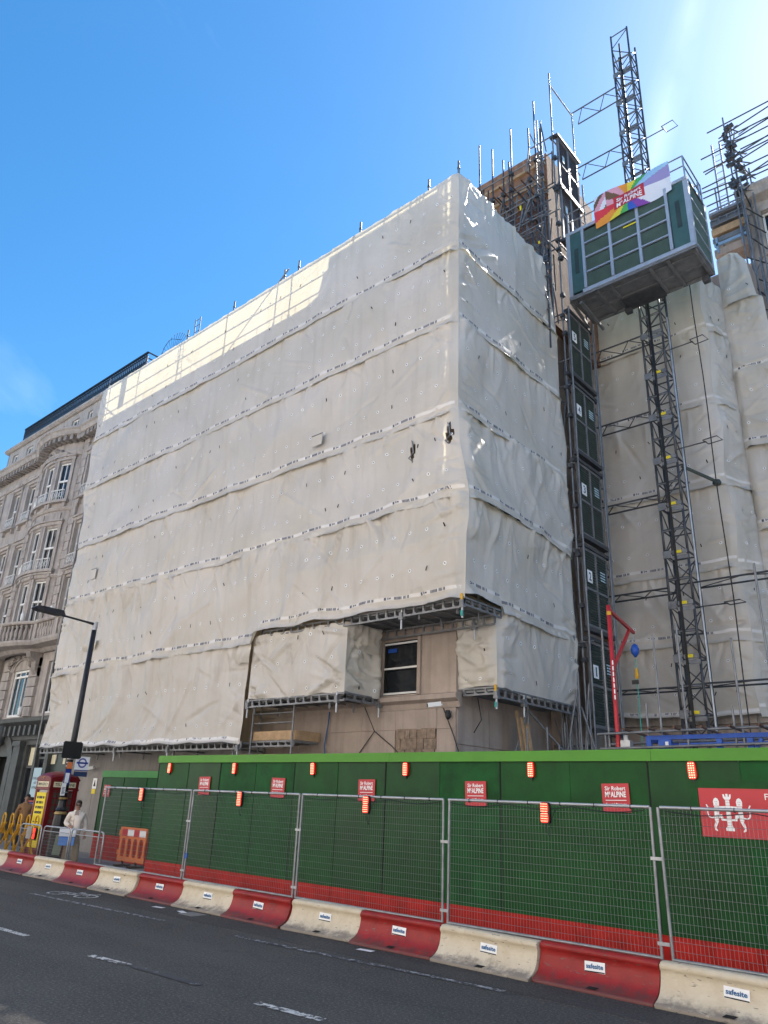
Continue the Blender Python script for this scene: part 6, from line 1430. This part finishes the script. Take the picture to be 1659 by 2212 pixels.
es = thing('entrance_sign', 'pale blue construction site entrance sign in the shop window', 'sign', (-31.2, 14.45, 1))
p_ = part(es, 'panel', M_PALEB, lambda mb: mb.box(-31.52, -30.85, 14.42, 14.435, 1.75, 2.85))
for k, (s_, w_) in enumerate((('CONSTRUCTION', .58), ('SITE', .2), ('ENTRANCE', .46))): text(p_, 'lettering', s_, (-31.2, 14.419, 2.45 - k * .17), (1, 0, 0), (0, 0, 1), w_, .09, M_PRINT, .01)
part(es, 'lower_panel', M_SIGNB, lambda mb: mb.box(-31.5, -30.85, 14.42, 14.435, 1.05, 1.55)); part(es, 'notice', M_SIGNW, lambda mb: [mb.box(-31.45 + i * .2, -31.3 + i * .2, 14.41, 14.419, 1.1 + j * .15, 1.2 + j * .15) for i in range(3) for j in range(3)])
part(es, 'red_strip', M_SIGN, lambda mb: mb.box(-31.5, -30.85, 14.42, 14.435, 1.58, 1.62))
def cable(pts, r, m, lab, name='cable'): tag(link(name, MB().path(pts, r, 5), m, None, True), lab, name.split('_')[-1])
cable([(-14.6, 14.3, 4.3), (-14.62, 14.3, 4.0), (-14.7, 14.28, 3.4), (-14.55, 14.3, 2.6)], .018, M_HOSE, 'blue hose hanging down the pinkish stone wall', 'wall_hose')
cable([(-12.95, 13.9, 4.3), (-12.95, 14.3, 3.75), (-13.5, 14.33, 3.2), (-13.8, 14.33, 2.8)], .012, M_CABLE, 'black cable spreading left below the sheeted box', 'wall_cable')
cable([(-12.95, 14.3, 3.75), (-12.4, 14.33, 3.4), (-11.8, 14.32, 2.95), (-11.2, 14.3, 2.9)], .012, M_CABLE, 'black cable sagging right across the exposed stone patch', 'wall_cable')
cable([(-10.72, 14.2, 4.2), (-10.5, 14.3, 3.6), (-10.3, 14.3, 3.1), (-10.0, 14.35, 2.9)], .014, M_CABLE, 'black cable hanging from the white camera at the corner', 'wall_cable')
cable([(-10.3, 14.3, 3.1), (-10.6, 14.3, 2.95), (-11.2, 14.3, 2.85)], .012, M_CABLE, 'short black cable branching left below the corner camera', 'wall_cable')
cable([(-10.3, 15.0, 4.5), (-10.2, 15.0, 4.0), (-10.35, 14.9, 3.7)], .012, M_CABLE, 'short loop of cable under the corner deck', 'wall_cable')
PK = thing('leaning_planks', 'bundle of pale timber planks leaning against the side wall', 'planks', (-9.9, 15.6, 2))
for k in range(3): part(PK, 'plank', M_TIMB, lambda mb: mb.beam((-9.3 + k * .07, 16.2 + k * .05, .1), (-10.1 + k * .1, 16.4 + k * .08, 4.35 - k * .15), .045, .1, (0, 1, 0)))

# ================================================================== SITE EQUIPMENT behind the hoarding
DV = thing('red_davit', 'red steel davit post with an angled arm beside the landing gates', 'davit', (-6.85, 15, .1))
part(DV, 'post', M_REDST, lambda mb: mb.lathe([(.047, 0), (.047, 6.2)], (-6.85, 15, .1), 10), True); part(DV, 'yellow_band', M_YEL, lambda mb: mb.lathe([(.05, 0), (.05, .08)], (-6.85, 15, 6.08), 10))
dA = V3((-.2, .98, 0)); P0 = V3((-6.85, 15, 6.2))
part(DV, 'arm', M_REDST, lambda mb: mb.beam(P0, P0 + dA * 2.45, .06, .07)); part(DV, 'brace', M_REDST, lambda mb: mb.beam(P0 - V3((0, 0, 1.3)), P0 + dA * 1.9 - V3((0, 0, .06)), .055, .07))
tip = P0 + dA * 2.4
part(DV, 'lettering_strip', M_SIGNW, lambda mb: [mb.box(-6.835, -6.81, 14.944, 14.952, 5.0 - k * .12, 5.09 - k * .12) for k in range(7)])
FA = thing('fall_arrester', 'blue fall arrest block with a teal strap hanging from the davit', 'safety device', tuple(tip - V3((0, 0, .6))))
part(FA, 'hook', M_GALVL, lambda mb: mb.path([tip - V3((0, 0, .05)), tip - V3((.03, 0, .12)), tip - V3((0, 0, .22))], .012, 5)); part(FA, 'block', M_BLUE, lambda mb: mb.lathe([(.02, .17), (.07, .13), (.10, .04), (.09, -.06), (.045, -.12), (.02, -.16)], tip - V3((0, 0, .45)), 10), True)
part(FA, 'swivel', M_YEL, lambda mb: mb.lathe([(.03, 0), (.05, .06), (.03, .25)], tip - V3((0, 0, 1.12)), 7)); part(FA, 'tag', M_BLACK, lambda mb: mb.box(tip.x - .12, tip.x + .05, tip.y - .05, tip.y - .04, tip.z - 1.25, tip.z - 1.15)); part(FA, 'strap', M_ROPE, lambda mb: mb.path([tip - V3((0, 0, .65)), tip - V3((.01, 0, 2.5)), tip - V3((-.02, 0, 5.5))], .013, 5))
BF = thing('blue_frame', 'blue steel beam frame standing just above the right end of the hoarding', 'frame', (-5, 15, .1))
part(BF, 'beam', M_BLUE, lambda mb: (mb.beam((-6.25, 15, 3.5), (-2.5, 15, 3.52), .08, .08), mb.beam((-5.6, 15.05, 3.36), (-2.5, 15.05, 3.38), .07, .07), mb.beam((-6.2, 15, 3.46), (-6.1, 16.2, 3.46), .07, .07)))
for x in (-6.2, -5.8, -4.85, -4.3, -3.6): part(BF, 'leg', M_BLUE, lambda mb: mb.box(x - .05, x + .05, 14.96, 15.04, .1, 3.46))
part(BF, 'panel', M_BLUE, lambda mb: mb.box(-6.0, -5.75, 14.955, 14.96, 3.05, 3.46)); part(BF, 'label', M_SIGNW, lambda mb: mb.box(-5.86, -5.8, 14.94, 14.954, 3.3, 3.42)); part(BF, 'knee', M_BLUE, lambda mb: mb.beam((-4.3, 15, 3.15), (-4.1, 15, 3.45), .06, .06))
PS = thing('tube_stands', 'row of upright scaffold tubes and rails behind the right half of the hoarding', 'scaffold', (-5.5, 15, .1))
for (x, zt, y) in ((-6.2, 4.18, 15), (-5.93, 5.55, 15), (-5.43, 5.73, 15), (-4.41, 5.32, 15), (-4.55, 4.05, 15), (-7.04, 5.77, 15), (-3.7, 6.6, 14.6)): tube(PS, 'upright', (x, y, .1), (x, y, zt), .022, M_GALV)
for z, y in ((3.58, 14.8), (3.42, 15.3), (3.3, 14.9)): tube(PS, 'rail', (-7.2, y, z), (-2.3, y, z + .08), .026, M_GALV)
for k in range(8): tube(PS, 'putlog', (-6.5 + k * .5, 14.5, 3.64), (-6.5 + k * .5, 15.6, 3.6), .026, M_RUST)
tag(link('meter_box', MB().box(-6.76, -6.56, 14.9, 15.05, .1, 3.46).box(-6.7, -6.62, 14.94, 15.0, 3.46, 3.56), M_GALVL), 'silver steel bracket box at the foot of the red davit', 'box')
US = thing('under_deck_scaffold', 'cluster of props and raking tubes in the dark under the corner deck', 'scaffold', (-9.5, 17, .1))
for (x, y, zt, zb) in ((-9.9, 16.6, 4.5, .1), (-9.7, 16.2, 3.9, .1), (-9.55, 16.9, 4.0, .1), (-9.4, 17.2, 3.6, .1), (-9.3, 17.6, 3.8, .1), (-9.6, 17.9, 4.2, .1), (-9.2, 18.0, 5.5, .1), (-8.8, 17.5, 3.7, .1), (-8.5, 17.9, 3.9, .1), (-9.35, 18.2, 6.5, .1), (-9.1, 18.35, 4.8, .1)): tube(US, 'prop', (x, y, zb), (x, y, zt), .027, M_GALV)
for (p, q) in (((-9.9, 16.6, 4.4), (-9.2, 17.9, 3.0)), ((-9.9, 16.6, 4.4), (-10.2, 16.0, 2.6)), ((-9.2, 17.9, 5.0), (-9.7, 17.8, 2.6)), ((-9.0, 18.2, 5.2), (-9.3, 18.2, 2.8)), ((-9.2, 18.1, 4.6), (-8.7, 18.2, 2.8))): tube(US, 'raker', p, q, .026, M_GALV)
part(US, 'yellow_rail', M_YEL, lambda mb: mb.beam((-10.3, 17.6, 3.15), (-8.0, 18.4, 3.2), .05, .06)); part(US, 'dark_board', M_BLACKM, lambda mb: mb.box(-10.4, -7.8, 18.45, 18.5, .1, 3.05))
# ================================================================== PEOPLE
def person(loc, fwd, label, jacket, trousers, topm, shoem, hairm, arms, glasses=True, h=1.68):
    T = thing('person', label, 'person', loc); s = h / 1.70
    f = V3((fwd[0], fwd[1], 0)).normalized(); l = V3((-f.y, f.x, 0)); o = V3(loc)
    def P(a, b, z): return o + l * (a * s) + f * (b * s) + V3((0, 0, z * s))        # a: to her left, b: forward
    def ch(*pts): return [(P(a, b, z), (r * s if not isinstance(r, tuple) else tuple(q * s for q in r))) for (a, b, z, r) in pts]
    def mk(name, chains, m, sub=2):
        import bmesh
        vs = []; es = []; idx = {}; rs = []
        for c in chains:
            prev = None
            for (p, r) in c:
                k = tuple(round(q, 4) for q in p)
                if k not in idx: idx[k] = len(vs); vs.append(p); rs.append(r if isinstance(r, tuple) else (r, r))
                if prev is not None and prev != idx[k]: es.append((prev, idx[k]))
                prev = idx[k]
        bm = bmesh.new(); lay = bm.verts.layers.skin.verify()
        bv = [bm.verts.new(v) for v in vs]
        for a, b in {tuple(sorted(e)) for e in es}: bm.edges.new((bv[a], bv[b]))
        for i, v in enumerate(bv): v[lay].radius = rs[i]; v[lay].use_root = (i == 0)
        me = bpy.data.meshes.new(name); bm.to_mesh(me); bm.free()
        ob = link(name, me, m, T)
        md = ob.modifiers.new('Skin', 'SKIN'); md.use_smooth_shade = True
        sb = ob.modifiers.new('Subdivision', 'SUBSURF'); sb.levels = sub; sb.render_levels = sub
        return ob
    hip, chest, neck = (0, 0, .95, .12), (0, .0, 1.28, (.15, .10)), (0, .01, 1.46, .052)
    def hand(w, d):   # palm + five fingers from wrist w towards d
        w = V3(w); d = V3(d).normalized(); sd = d.cross(V3((0, 1, 0))).normalized(); cs = []
        palm = w + d * .06
        for k in range(4):
            b0 = palm + sd * (.024 * (k - 1.5)) + d * .03; cs.append([(*w, .022), (*palm, .026), (*b0, .011), (*(b0 + d * (.03 - .004 * abs(k - 1.4)) + V3((0, .012, -.004))), .0095), (*(b0 + d * .055 + V3((0, .03, -.012))), .008)])
        cs.append([(*w, .022), (*(w + d * .03 - sd * .035), .013), (*(w + d * .065 - sd * .05 + V3((0, .015, 0))), .010)])
        return cs
    (ra1, ra2), (la1, la2) = arms
    chains = [ch(hip, (0, 0, 1.1, (.115, .09)), chest, neck, (0, .015, 1.52, .05), (0, .02, 1.6, (.072, .09)), (0, .015, 1.66, .06))]
    for sgn, (el, wr) in ((-1, (ra1, ra2)), (1, (la1, la2))):
        chains.append(ch(chest, (sgn * .17, 0, 1.38, .055), (*el, .042), (*wr, .027)))
        d = (V3(wr) - V3(el)).normalized()
        chains += [ch(*c) for c in hand(wr, d)]
        chains.append(ch(hip, (sgn * .09, 0, .88, .085), (sgn * .10, .02, .5, .055), (sgn * .11, -.01, .1, .038), (sgn * .11, .03, .04, .035), (sgn * .12, .13, .03, .03)))
    body = mk('body', chains, M_SKIN)
    # clothes
    mk('top', [ch((0, 0, .92, (.14, .11)), (0, .0, 1.1, (.125, .1)), (0, 0, 1.28, (.158, .11)), (0, .0, 1.40, (.10, .07)))], topm)
    jc = [ch((0, -.01, .80, (.26, .165)), (0, -.01, 1.0, (.245, .16)), (0, -.01, 1.22, (.25, .155)), (0, -.01, 1.38, (.15, .10)), (0, -.01, 1.45, (.085, .07)))]
    for sgn, (el, wr) in ((-1, (ra1, ra2)), (1, (la1, la2))):
        w2 = V3(el) + (V3(wr) - V3(el)) * .86
        jc.append(ch((0, -.01, 1.38, (.15, .10)), (sgn * .18, -.01, 1.36, .078), (*el, .072), (*w2, .058)))
    mk('jacket', jc, jacket)
    # open front of the jacket showing the top
    def fr(mb):
        vs = []
        for z, hw_ in ((1.46, .055), (1.3, .06), (1.1, .05), (.95, .045), (.86, .04)):
            bx = .158 if z < 1.35 else .085
            vs += [P(-hw_, bx + .006, z), P(hw_, bx + .006, z)]
        mb.add(vs, [(2 * k, 2 * k + 1, 2 * k + 3, 2 * k + 2) for k in range(4)])
    part(T, 'shirt_front', topm, fr, True)
    for sg in (-1, 1): part(T, 'collar', jacket, lambda mb: mb.add([P(sg * .035, .085, 1.475), P(sg * .085, .03, 1.485), P(sg * .12, .11, 1.37), P(sg * .06, .145, 1.35)], [(0, 1, 2, 3)]))
    for sg in (-1, 1): part(T, 'pocket_flap', jacket, lambda mb: mb.obox(P(sg * .105, .138, 1.2), l * .045 * s, f * .012, V3((0, 0, .026))))
    tc_ = [ch((0, 0, .98, (.15, .115)), (0, 0, .88, (.165, .125)))]
    for sgn in (-1, 1): tc_.append(ch((0, 0, .88, (.165, .125)), (sgn * .095, .01, .72, (.105, .11)), (sgn * .12, .02, .45, (.105, .105)), (sgn * .125, .0, .2, (.105, .11)), (sgn * .125, 0, .09, (.11, .115))))
    mk('trousers', tc_, trousers)
    for sgn in (-1, 1): mk('shoe', [ch((sgn * .115, -.06, .045, .045), (sgn * .115, .02, .045, .048), (sgn * .125, .12, .035, .042), (sgn * .125, .17, .03, .03))], shoem)
    part(T, 'hair', hairm, lambda mb: mb.lathe([(.004, .108), (.05, .10), (.078, .07), (.087, .025), (.084, -.03), (.066, -.08), (.03, -.10)], P(0, -.038, 1.632), 14), True)
    # face details
    fc = lambda a, z, d=.0: P(a, .084 + d, z)
    part(T, 'nose', M_SKIN, lambda mb: mb.add([fc(0, 1.61, .0), fc(-.016, 1.572), fc(.016, 1.572), fc(0, 1.575, .026)], [(0, 1, 3), (0, 3, 2), (1, 2, 3)]))
    part(T, 'mouth', mat('lips', (.30, .09, .08), .5), lambda mb: mb.obox(P(0, .080, 1.543), l * .022 * s, f * .006, V3((0, 0, .006))))
    for sg in (-1, 1): part(T, 'ear', M_SKIN, lambda mb: mb.lathe([(.005, -.03), (.016, -.01), (.018, .012), (.006, .03)], P(sg * .078, .0, 1.6), 7), True)
    if glasses: part(T, 'sunglasses', M_BLACK, lambda mb: ([mb.obox(P(sg * .034, .088, 1.612), l * .029 * s, f * .006, V3((0, 0, .022))) for sg in (-1, 1)], mb.obox(P(0, .092, 1.618), l * .012, f * .003, V3((0, 0, .004))), [mb.obox(P(sg * .07, .035, 1.62), l * .003, f * .06, V3((0, 0, .005))) for sg in (-1, 1)]))
    else: part(T, 'eyes', M_BLACK, lambda mb: [mb.obox(P(sg * .032, .082, 1.612), l * .012, f * .004, V3((0, 0, .006))) for sg in (-1, 1)])
    return P
PW = person((-21.37, 11.25, .1), (.86, -.5), 'woman in a cream jacket and khaki trousers carrying a white and blue bag', M_JACK, M_TROU, M_TOP, M_SIGNW, M_HAIR,
            (((-.27, -.02, 1.12), (-.12, .20, 1.06)), ((.27, -.04, 1.10), (.29, .04, .86))))
hp = PW(-.10, .27, 1.02)
BG = thing('carrier_bag', 'white and blue carrier bag held in front of the woman', 'bag', tuple(PW(-.16, .27, .6)))
fB = V3((.86, -.5, 0)).normalized(); lB = V3((-fB.y, fB.x, 0)); cB = PW(-.15, .26, .78)
part(BG, 'white_upper', M_PAPERB, lambda mb: mb.obox(cB + V3((0, 0, .115)), lB * .215, fB * .075, V3((0, 0, .10)))); part(BG, 'blue_lower', M_BAGBL, lambda mb: mb.obox(cB + V3((0, 0, -.10)), lB * .20, fB * .07, V3((0, 0, .112))))
part(BG, 'handle', M_PAPERB, lambda mb: mb.path([cB - lB * .1 + V3((0, 0, .21)), hp + V3((0, 0, -.02)), cB + lB * .1 + V3((0, 0, .21))], .01, 5)); part(BG, 'crease', M_BLUE, lambda mb: mb.obox(cB + fB * .0765 + V3((0, 0, .0)), lB * .205, fB * .002, V3((0, 0, .006))))
G2 = thing('cloth_bag', 'grey-green cloth bag hanging beside the woman behind the carrier bag', 'bag', tuple(PW(-.42, .05, .3)))
cG = PW(-.36, .05, .62)
part(G2, 'bag', M_BAGGR, lambda mb: mb.prism([(-.12, -.3), (.08, -.32), (.13, .18), (-.08, .2)], cG, lB, (0, 0, 1), fB * .09)); part(G2, 'strap', M_BAGGR, lambda mb: mb.path([cG + V3((0, 0, .2)), PW(-.28, .02, 1.0), PW(-.27, -.02, 1.12)], .012, 5))
person((-27.6, 12.6, .1), (.8, -.6), 'person in a brown jacket at the far left behind the yellow trellis barrier', M_BROWNJ, M_JEAN, M_BROWNJ, M_BLACK, M_HAIR,
       (((-.26, -.03, 1.1), (-.25, .06, .86)), ((.26, -.04, 1.10), (.26, .05, .86))), False, 1.75)

# ================================================================== OPPOSITE SIDE OF THE STREET (behind the camera)
OP = thing('opposite_terrace', 'sunlit pale stone terrace across the street, behind the viewer', 'building', (-15, -7, 0))
class FlatN(Flat):
    def p(s, u, z, d=0): return V3((u, s.Y + d, z))
    def n(s, u): return V3((0, 1, 0))
opn = [(x_ + (.3 if int(x_ * 7) % 3 == 0 else 0), x_ + 1.25, z_, z_ + 1.9) for x_ in np.arange(-66, 26, 2.9) for z_ in (4.6, 8.1, 11.5, 14.9, 18.1)]
def f(mb): wall(mb, FlatN(-7), -70, 30, 0, 21, opn, .16); mb.box(-70, 30, -16, -7.6, 0, 21)
part(OP, 'wall', M_WARM, f)
M_OPG = mat('opposite_glass', (.03, .035, .04), .09, var=.1, spec=1.0); M_OPG.node_tree.nodes['Principled BSDF'].inputs['IOR'].default_value = 2.0
ro = random.Random(8)
for (a, b, c, e) in opn:
    if not (-32 < a < 8): continue
    def f(mb):
        t1, t2 = ro.gauss(0, .008), ro.gauss(0, .008)
        mb.add([(a, -7.15 + t1, c), (b, -7.15 - t1, c), (b, -7.15 - t1 + t2, e), (a, -7.15 + t1 + t2, e)], [(0, 3, 2, 1)])
    part(OP, 'window_pane', M_OPG, f)
part(OP, 'blind', M_GREY, lambda mb: mb.box(-70, 30, -7.5, -7.3, 4, 20.5)); part(OP, 'cornice', M_WARM, lambda mb: mb.box(-70.2, 30.2, -7.3, -6.6, 21, 21.4))
